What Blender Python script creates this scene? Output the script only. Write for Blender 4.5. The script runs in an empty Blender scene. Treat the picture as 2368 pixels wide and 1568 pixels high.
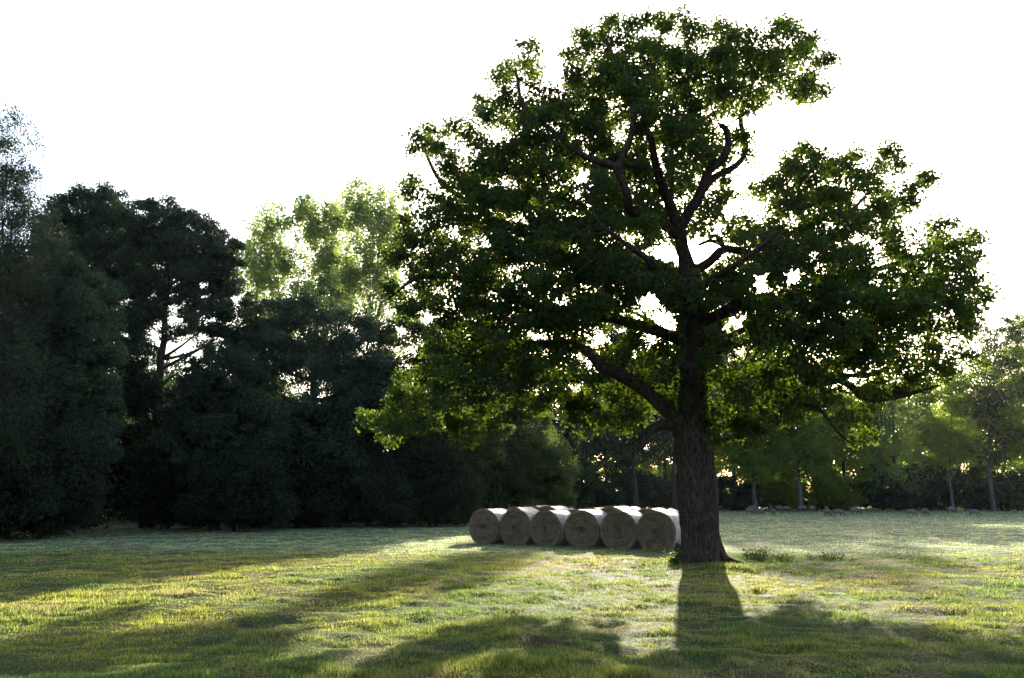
import bpy, bmesh, math, random
import numpy as np
from mathutils import Vector, Matrix

rng = np.random.default_rng(11)
random.seed(5)
C = bpy.context.scene
COL = C.collection

# ------------------------------------------------------------------ camera
# measurements of the photograph are written in pixels of a 2367 x 1568 copy of it
EYE = 1.65
FPX = 1840.0
CX, CY = 1183.5, 784.0
PITCH = math.atan((1148 - CY) / FPX)
cp, sp = math.cos(PITCH), math.sin(PITCH)

cam_d = bpy.data.cameras.new('camera')
cam = bpy.data.objects.new('camera', cam_d)
COL.objects.link(cam)
cam_d.sensor_width = 36
cam_d.lens = 36 * FPX / 2367.0
cam_d.clip_end = 3000
cam.location = (0, 0, EYE)
cam.rotation_euler = (math.pi / 2 + PITCH, 0, 0)
C.camera = cam

def ray(u, v):
    x = (u - CX) / FPX
    y = -(v - CY) / FPX
    return np.array([x, cp - y * sp, sp + y * cp])

def at(u, v, Y):
    d = ray(u, v)
    return np.array([0, 0, EYE]) + d * (Y / d[1])

def gnd(u, v, z=0.0):
    d = ray(u, v)
    return np.array([0, 0, EYE]) + d * ((z - EYE) / d[2])

# ------------------------------------------------------------------ helpers
def _hash(ix, iy, seed):
    h = (ix * 374761393 + iy * 668265263 + seed * 1442695041) & 0xFFFFFFFF
    h = ((h ^ (h >> 13)) * 1274126177) & 0xFFFFFFFF
    return ((h ^ (h >> 16)) & 0xFFFF) / 65535.0

def vn(x, y, seed=0):
    x = np.asarray(x, float); y = np.asarray(y, float)
    ix = np.floor(x).astype(np.int64); iy = np.floor(y).astype(np.int64)
    fx = x - ix; fy = y - iy
    fx = fx * fx * (3 - 2 * fx); fy = fy * fy * (3 - 2 * fy)
    a = _hash(ix, iy, seed); b = _hash(ix + 1, iy, seed)
    c = _hash(ix, iy + 1, seed); d = _hash(ix + 1, iy + 1, seed)
    return (a * (1 - fx) + b * fx) * (1 - fy) + (c * (1 - fx) + d * fx) * fy

def fbm(x, y, seed=0, octv=3):
    t = 0; a = 0.5; s = 0
    for k in range(octv):
        t = t + a * vn(x * 2 ** k, y * 2 ** k, seed + 17 * k); s += a; a *= 0.55
    return t / s

def norm(v):
    return v / np.maximum(np.linalg.norm(v, axis=-1, keepdims=True), 1e-9)

def mk(name, verts, faces, mats, parent=None, attrs=None, smooth=False, midx=None):
    """faces: one (M,k) array or a list of them.  verts in world space; made local to the parent."""
    if not isinstance(faces, list):
        faces = [faces]
    faces = [np.asarray(f, dtype=np.int32) for f in faces if len(f)]
    verts = np.asarray(verts, dtype=np.float64)
    if parent is not None:
        verts = verts - np.array(parent.location)
    me = bpy.data.meshes.new(name)
    me.vertices.add(len(verts))
    me.vertices.foreach_set('co', verts.astype(np.float32).ravel())
    nl = sum(f.size for f in faces); nf = sum(len(f) for f in faces)
    me.loops.add(nl)
    me.loops.foreach_set('vertex_index', np.concatenate([f.ravel() for f in faces]))
    me.polygons.add(nf)
    tot = np.concatenate([np.full(len(f), f.shape[1], dtype=np.int32) for f in faces])
    st = np.concatenate([[0], np.cumsum(tot)[:-1]]).astype(np.int32)
    me.polygons.foreach_set('loop_start', st)
    if smooth:
        me.polygons.foreach_set('use_smooth', np.ones(nf, dtype=bool))
    if midx is not None:
        me.polygons.foreach_set('material_index', np.asarray(midx, dtype=np.int32))
    me.update(calc_edges=True)
    for k, (dom, arr) in (attrs or {}).items():
        arr = np.asarray(arr, dtype=np.float32)
        if arr.ndim == 1:
            a = me.attributes.new(k, 'FLOAT', dom); a.data.foreach_set('value', arr)
        else:
            a = me.attributes.new(k, 'FLOAT_COLOR', dom)
            if arr.shape[1] == 3:
                arr = np.concatenate([arr, np.ones((len(arr), 1), np.float32)], 1)
            a.data.foreach_set('color', arr.ravel())
    for m in (mats if isinstance(mats, (list, tuple)) else [mats]):
        me.materials.append(m)
    o = bpy.data.objects.new(name, me)
    COL.objects.link(o)
    if parent is not None:
        o.parent = parent
    return o

def tag(o, label=None, cat=None, group=None, kind=None):
    if label: o['label'] = label
    if cat: o['category'] = cat
    if group: o['group'] = group
    if kind: o['kind'] = kind
    return o

def empty(name, loc, label, cat, group=None, rz=0.0):
    o = bpy.data.objects.new(name, None)
    o.empty_display_size = 0.3
    COL.objects.link(o)
    o.location = loc; o.rotation_euler = (0, 0, rz)
    return tag(o, label, cat, group)

def tube(path, radii, sides=8, seed=0, rough=0.0):
    path = np.asarray(path, float); radii = np.asarray(radii, float)
    n = len(path)
    tan = norm(np.gradient(path, axis=0))
    ref = np.array([0.0, 1.0, 0.0]) if abs(tan[0][1]) < 0.8 else np.array([1.0, 0, 0])
    V = []
    prev = norm(ref - tan[0] * ref.dot(tan[0]))
    a = np.linspace(0, 2 * np.pi, sides, endpoint=False)
    for i in range(n):
        u = norm(prev - tan[i] * prev.dot(tan[i])); w = np.cross(tan[i], u); prev = u
        r = radii[i] * (1 + rough * (vn(a * sides / 6.28 * .6, np.full(sides, i * .5), seed) - .5))
        V.append(path[i] + np.outer(np.cos(a) * r, u) + np.outer(np.sin(a) * r, w))
    V = np.concatenate(V)
    i, j = np.meshgrid(np.arange(n - 1), np.arange(sides), indexing='ij')
    k = (j + 1) % sides
    F = np.stack([i * sides + j, i * sides + k, (i + 1) * sides + k, (i + 1) * sides + j], -1).reshape(-1, 4)
    return V, F

def join(parts):
    V, F, o = [], [], 0
    for v, f in parts:
        V.append(v); F.append(f + o); o += len(v)
    return np.concatenate(V), np.concatenate(F)

def smooth_path(pts, step=0.22, wob=0.0, seed=0):
    pts = np.asarray(pts, float)
    n = len(pts)
    P = np.concatenate([[2 * pts[0] - pts[1]], pts, [2 * pts[-1] - pts[-2]]])
    out = []
    for i in range(n - 1):
        p0, p1, p2, p3 = P[i:i + 4]
        m = max(2, int(np.linalg.norm(p2 - p1) / step))
        for t in np.linspace(0, 1, m, endpoint=False):
            out.append(.5 * (2 * p1 + (p2 - p0) * t + (2 * p0 - 5 * p1 + 4 * p2 - p3) * t * t + (3 * p1 - p0 - 3 * p2 + p3) * t ** 3))
    out.append(pts[-1])
    out = np.array(out)
    if wob:
        s = np.arange(len(out)) * step
        for k in range(3):
            out[:, k] += wob * (vn(s * 1.1, s * 0 + k * 7.3, seed) - .5) * np.minimum(1, np.arange(len(out)) / 4)
    return out

def leaf_mesh(cen, size, up=0.5, ratio=0.55, hexa=False, r=rng, droop=0.0):
    n = len(cen)
    nor = r.normal(size=(n, 3)); nor = norm(nor); nor[:, 2] += up; nor = norm(nor)
    a = norm(np.cross(nor, r.normal(size=(n, 3))))
    if droop:
        a[:, 2] -= droop; a = norm(a)
        nor = norm(np.cross(a, np.cross(nor, a)))
    b = np.cross(nor, a)
    L = size[:, None]; w = L * ratio * .5
    if hexa:
        pts = [cen - a * L * .5, cen - a * L * .12 + b * w * .72, cen + a * L * .2 + b * w + nor * L * .07, cen + a * L * .5,
               cen + a * L * .2 - b * w + nor * L * .07, cen - a * L * .12 - b * w * .72]
        k = 6
        V = np.stack(pts, 1).reshape(-1, 3)
        base = np.arange(n)[:, None] * 6
        F = np.concatenate([base + np.array([[0, 1, 2, 3]]), base + np.array([[0, 3, 4, 5]])], 1).reshape(-1, 4)
        return V, F, 2
    pts = [cen - a * L * .5, cen + b * w - a * L * .05, cen + a * L * .5, cen - b * w - a * L * .05]
    V = np.stack(pts, 1).reshape(-1, 3)
    return V, np.arange(n * 4).reshape(-1, 4), 1

# ------------------------------------------------------------------ materials
def newmat(name):
    m = bpy.data.materials.new(name); m.use_nodes = True
    nt = m.node_tree; nt.nodes.clear()
    out = nt.nodes.new('ShaderNodeOutputMaterial')
    def N(t, **kw):
        n = nt.nodes.new(t)
        for k, v in kw.items():
            if k.startswith('i_'): n.inputs[k[2:].replace('_', ' ')].default_value = v
            else: setattr(n, k, v)
        return n
    return m, nt, out, N

def leaf_mat(name, dark, light, trans, tfac=0.45, gloss=0.25, rough=0.45):
    m, nt, out, N = newmat(name)
    L = nt.links.new
    at_ = N('ShaderNodeAttribute', attribute_name='tint')
    mix = N('ShaderNodeMix', data_type='RGBA')
    mix.inputs['A'].default_value = (*dark, 1); mix.inputs['B'].default_value = (*light, 1)
    L(at_.outputs['Fac'], mix.inputs['Factor'])
    p = N('ShaderNodeBsdfPrincipled'); p.inputs['Roughness'].default_value = rough
    p.inputs['Specular IOR Level'].default_value = gloss
    L(mix.outputs['Result'], p.inputs['Base Color'])
    t = N('ShaderNodeBsdfTranslucent')
    mt = N('ShaderNodeMix', data_type='RGBA')
    mt.inputs['A'].default_value = (*[c * .75 for c in trans], 1); mt.inputs['B'].default_value = (*[min(1, c * 1.25) for c in trans], 1)
    L(at_.outputs['Fac'], mt.inputs['Factor']); L(mt.outputs['Result'], t.inputs['Color'])
    ms = N('ShaderNodeMixShader'); ms.inputs[0].default_value = tfac
    L(p.outputs[0], ms.inputs[1]); L(t.outputs[0], ms.inputs[2]); L(ms.outputs[0], out.inputs[0])
    return m

def bark_mat(name, c1, c2, scale=6.0, bump=0.6):
    m, nt, out, N = newmat(name); L = nt.links.new
    tc = N('ShaderNodeTexCoord'); mp = N('ShaderNodeMapping'); mp.inputs['Scale'].default_value = (1, 1, .22)
    L(tc.outputs['Object'], mp.inputs[0])
    n1 = N('ShaderNodeTexNoise'); n1.inputs['Scale'].default_value = scale; n1.inputs['Detail'].default_value = 8
    n2 = N('ShaderNodeTexVoronoi'); n2.inputs['Scale'].default_value = scale * 2.2
    L(mp.outputs[0], n1.inputs['Vector']); L(mp.outputs[0], n2.inputs['Vector'])
    add = N('ShaderNodeMath', operation='MULTIPLY'); L(n1.outputs['Fac'], add.inputs[0]); L(n2.outputs['Distance'], add.inputs[1])
    cr = N('ShaderNodeValToRGB'); cr.color_ramp.elements[0].position = .08; cr.color_ramp.elements[1].position = .42
    cr.color_ramp.elements[0].color = (*c1, 1); cr.color_ramp.elements[1].color = (*c2, 1)
    L(add.outputs[0], cr.inputs[0])
    p = N('ShaderNodeBsdfPrincipled'); p.inputs['Roughness'].default_value = .9; p.inputs['Specular IOR Level'].default_value = .15
    b = N('ShaderNodeBump'); b.inputs['Strength'].default_value = bump; b.inputs['Distance'].default_value = .04
    L(add.outputs[0], b.inputs['Height']); L(b.outputs[0], p.inputs['Normal']); L(cr.outputs[0], p.inputs['Base Color'])
    L(p.outputs[0], out.inputs[0])
    return m

M = {}
M['oak_leaf'] = leaf_mat('oak_leaf', (.010, .022, .009), (.020, .036, .011), (.125, .205, .009), .40, .22, .5)
M['dark_leaf'] = leaf_mat('dark_leaf', (.008, .023, .016), (.016, .039, .027), (.05, .10, .016), .32, .3, .5)
M['willow_leaf'] = leaf_mat('willow_leaf', (.020, .034, .024), (.036, .054, .036), (.08, .12, .035), .4, .3, .5)
M['bush_leaf'] = leaf_mat('bush_leaf', (.005, .012, .008), (.010, .021, .013), (.04, .08, .012), .32, .2, .55)
M['ash_leaf'] = leaf_mat('ash_leaf', (.012, .031, .022), (.023, .052, .037), (.06, .11, .016), .34, .35, .5)
M['poplar_leaf'] = leaf_mat('poplar_leaf', (.07, .11, .05), (.11, .16, .07), (.38, .50, .12), .55, .3, .5)
M['mid_leaf'] = leaf_mat('mid_leaf', (.018, .034, .014), (.032, .056, .02), (.12, .19, .022), .45, .25, .5)
M['weed_leaf'] = leaf_mat('weed_leaf', (.022, .048, .012), (.04, .078, .018), (.09, .17, .015), .4, .25, .5)
M['oak_bark'] = bark_mat('oak_bark', (.012, .0095, .008), (.060, .042, .031), 11, .9)
M['dark_bark'] = bark_mat('dark_bark', (.015, .012, .011), (.05, .042, .036), 6, .5)
M['pale_bark'] = bark_mat('pale_bark', (.035, .033, .032), (.10, .097, .094), 5, .3)

def attr_diffuse(name, trans=0.0, rough=.8):
    m, nt, out, N = newmat(name); L = nt.links.new
    a = N('ShaderNodeAttribute', attribute_name='col')
    p = N('ShaderNodeBsdfPrincipled'); p.inputs['Roughness'].default_value = rough
    p.inputs['Specular IOR Level'].default_value = .07
    L(a.outputs['Color'], p.inputs['Base Color'])
    if trans:
        t = N('ShaderNodeBsdfTranslucent')
        hs = N('ShaderNodeHueSaturation'); hs.inputs['Saturation'].default_value = 1.08; hs.inputs['Value'].default_value = 3.9
        L(a.outputs['Color'], hs.inputs['Color']); L(hs.outputs[0], t.inputs['Color'])
        ms = N('ShaderNodeMixShader'); ms.inputs[0].default_value = trans
        L(p.outputs[0], ms.inputs[1]); L(t.outputs[0], ms.inputs[2]); L(ms.outputs[0], out.inputs[0])
    else:
        n = N('ShaderNodeTexNoise'); n.inputs['Scale'].default_value = 38; n.inputs['Detail'].default_value = 6
        g = N('ShaderNodeNewGeometry'); L(g.outputs['Position'], n.inputs['Vector'])
        mm = N('ShaderNodeMath', operation='MULTIPLY_ADD'); mm.inputs[1].default_value = 1.2; mm.inputs[2].default_value = .4
        L(n.outputs['Fac'], mm.inputs[0])
        vm = N('ShaderNodeVectorMath', operation='SCALE'); L(a.outputs['Color'], vm.inputs[0]); L(mm.outputs[0], vm.inputs['Scale'])
        L(vm.outputs[0], p.inputs['Base Color'])
        b = N('ShaderNodeBump'); b.inputs['Strength'].default_value = .7; b.inputs['Distance'].default_value = .03
        L(n.outputs['Fac'], b.inputs['Height']); L(b.outputs[0], p.inputs['Normal'])
        L(p.outputs[0], out.inputs[0])
    return m
M['ground'] = attr_diffuse('ground_soil')
M['grass'] = attr_diffuse('grass_blade', .5, .55)

M['belt_leaf'] = leaf_mat('belt_leaf', (.022, .042, .016), (.04, .068, .024), (.38, .52, .05), .58, .25, .5)
# ------------------------------------------------------------------ sky, sun
SUN_UV = (1560, 592)
sd = ray(*SUN_UV); sd = sd / np.linalg.norm(sd)
ELEV = math.asin(sd[2]); AZ = math.atan2(sd[0], sd[1])
w = bpy.data.worlds.new('World'); C.world = w; w.use_nodes = True
nt = w.node_tree; nt.nodes.clear()
sky = nt.nodes.new('ShaderNodeTexSky'); sky.sky_type = 'NISHITA'; sky.sun_disc = False
sky.sun_elevation = ELEV; sky.sun_rotation = AZ
sky.air_density = 1.0; sky.dust_density = 2.6; sky.ozone_density = 1.0; sky.altitude = 50
bg = nt.nodes.new('ShaderNodeBackground'); bg.inputs[1].default_value = 0.15
wo = nt.nodes.new('ShaderNodeOutputWorld')
nt.links.new(sky.outputs[0], bg.inputs[0]); nt.links.new(bg.outputs[0], wo.inputs[0])
sl = bpy.data.lights.new('sun', 'SUN'); sl.energy = 5.0; sl.angle = math.radians(.55); sl.color = (1, .90, .70)
so = bpy.data.objects.new('sun', sl); COL.objects.link(so)
so.rotation_euler = Vector((-sd[0], -sd[1], -sd[2])).to_track_quat('-Z', 'Y').to_euler()
so.location = (20, 60, 40)
C.view_settings.view_transform = 'Standard'; C.view_settings.look = 'None'
C.view_settings.exposure = 1.65; C.view_settings.gamma = 1.0
cy = C.cycles
cy.max_bounces = 7; cy.diffuse_bounces = 3; cy.glossy_bounces = 2; cy.transmission_bounces = 5; cy.transparent_max_bounces = 4
cy.caustics_reflective = False; cy.caustics_refractive = False

# ------------------------------------------------------------------ ground
OAK = gnd(1622, 1308)          # foot of the oak
def height(x, y):
    h = .16 * (fbm(x * .06, y * .06, 3, 2) - .5) + .09 * (vn(x * .7, y * .7, 9) - .5) + .07 * (vn(x * 1.7, y * 2.1, 12) - .5) + .04 * (vn(x * 4.1, y * 4.7, 14) - .5)
    f = np.clip((y - 14) / 14, 0, 1)
    h = h * (1 - .55 * f)
    d = np.hypot(x - OAK[0], y - OAK[1])
    return h + .10 * np.exp(-(d / 1.6) ** 2)

G_ = np.array([.038, .056, .019]); YG = np.array([.066, .074, .020]); ST = np.array([.082, .074, .040])
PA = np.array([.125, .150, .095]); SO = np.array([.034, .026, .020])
MOUNDS = [(1453, 1328, .20, .09), (1256, 1493, .42, .05), (2005, 1288, .2, .07), (2068, 1290, .26, .08), (1988, 1330, .22, .06), (2075, 1320, .24, .06), (1860, 1385, .2, .05), (575, 1455, .3, .05)]
MOUNDS = [(gnd(u, v)[:2], r * .62, h * .8) for u, v, r, h in MOUNDS]
def field_colour(x, y, jit=None):
    a = fbm(x * .45 + 3, y * .45, 21, 3)
    b = fbm(x * 1.3, y * 1.3 + 9, 33, 3)
    c = fbm(x * .9 + 40, y * .6, 45, 3)
    t = np.clip((a - .36) * 3.0, 0, 1)[:, None]
    col = G_ * (1 - t) + YG * t
    s = np.clip((b * .65 + c * .35 - .52) * 5, 0, 1)[:, None] * .7
    if jit is not None:
        s = np.clip(s + (jit[:, None] - .72) * 1.1 * (jit[:, None] > .72), 0, 1)
    col = col * (1 - s) + ST * s
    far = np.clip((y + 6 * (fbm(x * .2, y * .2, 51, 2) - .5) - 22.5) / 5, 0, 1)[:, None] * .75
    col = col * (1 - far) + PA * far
    # green ring and bare scuffed soil about the oak
    d = np.hypot(x - OAK[0], (y - OAK[1]) * 1.0)
    soil = np.clip((fbm(x * 1.7, y * 2.4, 61, 3) - .56) * 7, 0, 1) * np.exp(-((d - 2.4) / 2.0) ** 2)
    for (p, r, h) in MOUNDS:
        soil = np.maximum(soil, np.clip(1.6 - np.hypot(x - p[0], y - p[1]) / r, 0, 1))
    soil = soil[:, None]
    return col * (1 - soil) + SO * soil, soil[:, 0]

ys = np.concatenate([[-60, -30, -12, -4, 0, 2.5], np.geomspace(4, 110, 460), [130, 170, 240, 400, 800, 1600]])
tx = np.linspace(-1, 1, 361); tx = np.sign(tx) * (np.abs(tx) * .75 + .25 * np.abs(tx) ** 3)
Y2, T2 = np.meshgrid(ys, tx, indexing='ij')
X2 = T2 * (9 + np.where(np.abs(Y2) < 115, 1.02 * np.abs(Y2), 1.6 * np.abs(Y2)))
Z2 = height(X2, Y2) * (np.abs(Y2) < 150)
gv = np.stack([X2, Y2, Z2], -1).reshape(-1, 3)
for (p, r, h) in MOUNDS:
    gv[:, 2] += h * np.exp(-(np.hypot(gv[:, 0] - p[0], gv[:, 1] - p[1]) / (r * .7)) ** 2)
nr, nc = Y2.shape
i, j = np.meshgrid(np.arange(nr - 1), np.arange(nc - 1), indexing='ij')
gf = np.stack([i * nc + j, i * nc + j + 1, (i + 1) * nc + j + 1, (i + 1) * nc + j], -1).reshape(-1, 4)
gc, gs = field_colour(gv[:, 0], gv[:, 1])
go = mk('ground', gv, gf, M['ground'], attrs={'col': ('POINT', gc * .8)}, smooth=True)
tag(go, kind='structure')

def grass(n, d0, d1, hscale, seed):
    r = np.random.default_rng(seed)
    d = d0 * (d1 / d0) ** r.random(n)
    th = (r.random(n) * 2 - 1) * .90
    x = d * np.tan(th); y = d * np.ones(n)
    jit = r.random(n)
    col, soil = field_colour(x, y, jit)
    tuft = fbm(x * 2.6, y * 3.2, 71, 2)
    lump = fbm(x * 1.3, y * 1.6, 75, 3)
    keep = r.random(n) > soil * .9
    od = np.hypot(x - OAK[0], y - OAK[1])
    keep &= od > .62
    x, y, d, col, tuft, lump, jit, od = [q[keep] for q in (x, y, d, col, tuft, lump, jit, od)]
    n = len(x)
    far = np.clip((y - 22) / 6, 0, 1)
    h = hscale * (.016 + .19 * np.clip(tuft - .47, 0, 1) ** 1.2 + .10 * np.clip(lump - .55, 0, 1)) * (.6 + .8 * r.random(n))
    h = h * (1 - .35 * far) + .05 * np.exp(-((od - 1.2) / .9) ** 2) * r.random(n)
    h = np.where(jit > .985, h * 1.8 + .03, h)
    wd = .0036 * np.maximum(1, d / 7.0) * (.7 + .6 * r.random(n))
    z = height(x, y)
    for (p, rr, hh) in MOUNDS:
        z = z + hh * np.exp(-(np.hypot(x - p[0], y - p[1]) / (rr * .7)) ** 2)
    a = r.random(n) * 2 * np.pi
    lean = h * (.15 + .9 * r.random(n))
    flat = jit > .86            # dry stalks lying on the sward
    lean = np.where(flat, h * 2.2 + .02, lean); h = np.where(flat, h * .55 + .008, h)
    b = a + np.pi / 2 + (r.random(n) - .5)
    base = np.stack([x, y, z - .006], -1)
    side = np.stack([np.cos(b), np.sin(b), np.zeros(n)], -1) * wd[:, None]
    tip = base + np.stack([np.cos(a) * lean, np.sin(a) * lean, h], -1)
    V = np.stack([base - side, base + side, tip], 1).reshape(-1, 3)
    col = col * (.45 + 1.1 * r.random((n, 1)))
    return V, np.arange(3 * n).reshape(-1, 3), col
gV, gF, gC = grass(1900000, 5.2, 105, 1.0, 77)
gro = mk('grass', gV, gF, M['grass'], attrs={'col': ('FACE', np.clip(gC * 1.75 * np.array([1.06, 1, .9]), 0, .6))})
tag(gro, 'short tufted meadow grass with dry straw mixed through the field', 'grass', kind='stuff')

# ------------------------------------------------------------------ the oak
oak = empty('oak_tree', tuple(OAK), 'huge spreading oak with thick ridged trunk standing in front of the hay bales', 'tree')
YO = OAK[1]
prof = [  # v, left u, right u of the trunk
    (1325, 1556, 1706), (1308, 1566, 1692), (1290, 1571, 1682), (1265, 1573, 1670), (1235, 1573, 1662), (1200, 1570, 1659), (1160, 1566, 1658),
    (1105, 1563, 1656), (1050, 1561, 1648), (1009, 1559, 1643), (985, 1560, 1637), (950, 1564, 1634), (900, 1569, 1632),
    (865, 1571, 1631), (815, 1571, 1631), (770, 1572, 1631), (735, 1568, 1633), (690, 1566, 1626), (640, 1562, 1618), (600, 1568, 1602), (560, 1563, 1590), (532, 1552, 1588)]
rings = []
for v, l, r_ in prof:
    p = at((l + r_) / 2, v, YO); q = at(r_, v, YO)
    rings.append((p[0], p[1], p[2], abs(q[0] - p[0])))
rings = np.array(rings); o_ = np.argsort(rings[:, 2]); rings = rings[o_]
zz = np.linspace(rings[0, 2] - .12, rings[-1, 2], 300)
cxs = np.interp(zz, rings[:, 2], rings[:, 0]); rs = np.interp(zz, rings[:, 2], rings[:, 3])
k5 = np.ones(9) / 9
rs = np.convolve(np.pad(rs, 4, 'edge'), k5, 'valid'); cxs = np.convolve(np.pad(cxs, 4, 'edge'), k5, 'valid')
cys = YO + .12 * (vn(zz * .5, zz * 0, 4) - .5)
SID = 160
an = np.linspace(0, 2 * np.pi, SID, endpoint=False)
A, Zg = np.meshgrid(an, zz)
def pnoise(a, z, ka, kz, seed):     # periodic in a
    return vn(np.cos(a) * ka + 50, z * kz, seed) * .5 + vn(np.sin(a) * ka + 80, z * kz, seed + 1) * .5
wv = pnoise(A, Zg, 2, 1.1, 101) * 1.3
ridge = np.abs(np.sin(A * 19 + wv * 14 + Zg * 1.3)) * .5 + np.abs(np.sin(A * 31 - wv * 19 + Zg * 3.1)) * .3 + .5 * pnoise(A, Zg, 14, 6, 131)
brk = pnoise(A, Zg, 9, 5, 107)
rs = rs * np.interp(zz, [0, .8, 1.6, 4], [.97, .95, .92, .92])
R_ = rs[:, None] * (1 + .10 * (pnoise(A, Zg, 1.3, .5, 103) - .5) * 2 - .0)
R_ = R_ + .030 * (ridge - .5) * (.4 + brk) + .045 * (pnoise(A, Zg, 3.5, 2.6, 109) - .5)
flare = np.exp(-np.clip(Zg - OAK[2], 0, 9) / .28)
R_ = R_ + flare * .10 * (np.cos(5 * A + 1.0) + .5 * np.cos(3 * A)) * .9
for (ba, bz, br, bs) in ((-1.9, 1.35, .14, .10), (-1.2, 1.15, .12, .08), (-1.55, .95, .17, .09), (-2.1, 1.0, .1, .07), (-1.0, 1.75, .12, .07), (-2.6, 1.25, .12, .09)):
    da = (A - ba + np.pi) % (2 * np.pi) - np.pi
    dd = (da * rs[:, None]) ** 2 + (Zg - bz) ** 2
    R_ += bs * np.exp(-dd / br ** 2)
tv = np.stack([cxs[:, None] + np.cos(A) * R_, cys[:, None] + np.sin(A) * R_, Zg], -1).reshape(-1, 3)
n = len(zz)
i, j = np.meshgrid(np.arange(n - 1), np.arange(SID), indexing='ij'); k = (j + 1) % SID
tf = np.stack([i * SID + j, i * SID + k, (i + 1) * SID + k, (i + 1) * SID + j], -1).reshape(-1, 4)
parts = [(tv, tf)]
# surface roots
for pts, r0, r1 in (
        ([(1630, 1200, -.05), (1645, 1245, -.15), (1667, 1285, -.25), (1692, 1300, -.35), (1724, 1311, -.45)], .2, .075),
        ([(1600, 1270, -.3), (1590, 1300, -.55), (1580, 1316, -.8)], .2, .06),
        ([(1640, 1262, -.3), (1650, 1298, -.6), (1662, 1318, -.95)], .22, .06),
        ([(1580, 1265, .1), (1562, 1295, .1), (1548, 1306, .1)], .2, .05)):
    P = np.array([at(u, v, YO + dy) for u, v, dy in pts]); P[-1, 2] = height(P[-1, 0], P[-1, 1]) - .05
    P = smooth_path(P, .08)
    parts.append(tube(P, np.linspace(r0, r1, len(P)), 14, 5, .3))
tv, tf = join(parts)
mk('trunk', tv, tf, M['oak_bark'], oak, smooth=True)

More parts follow.
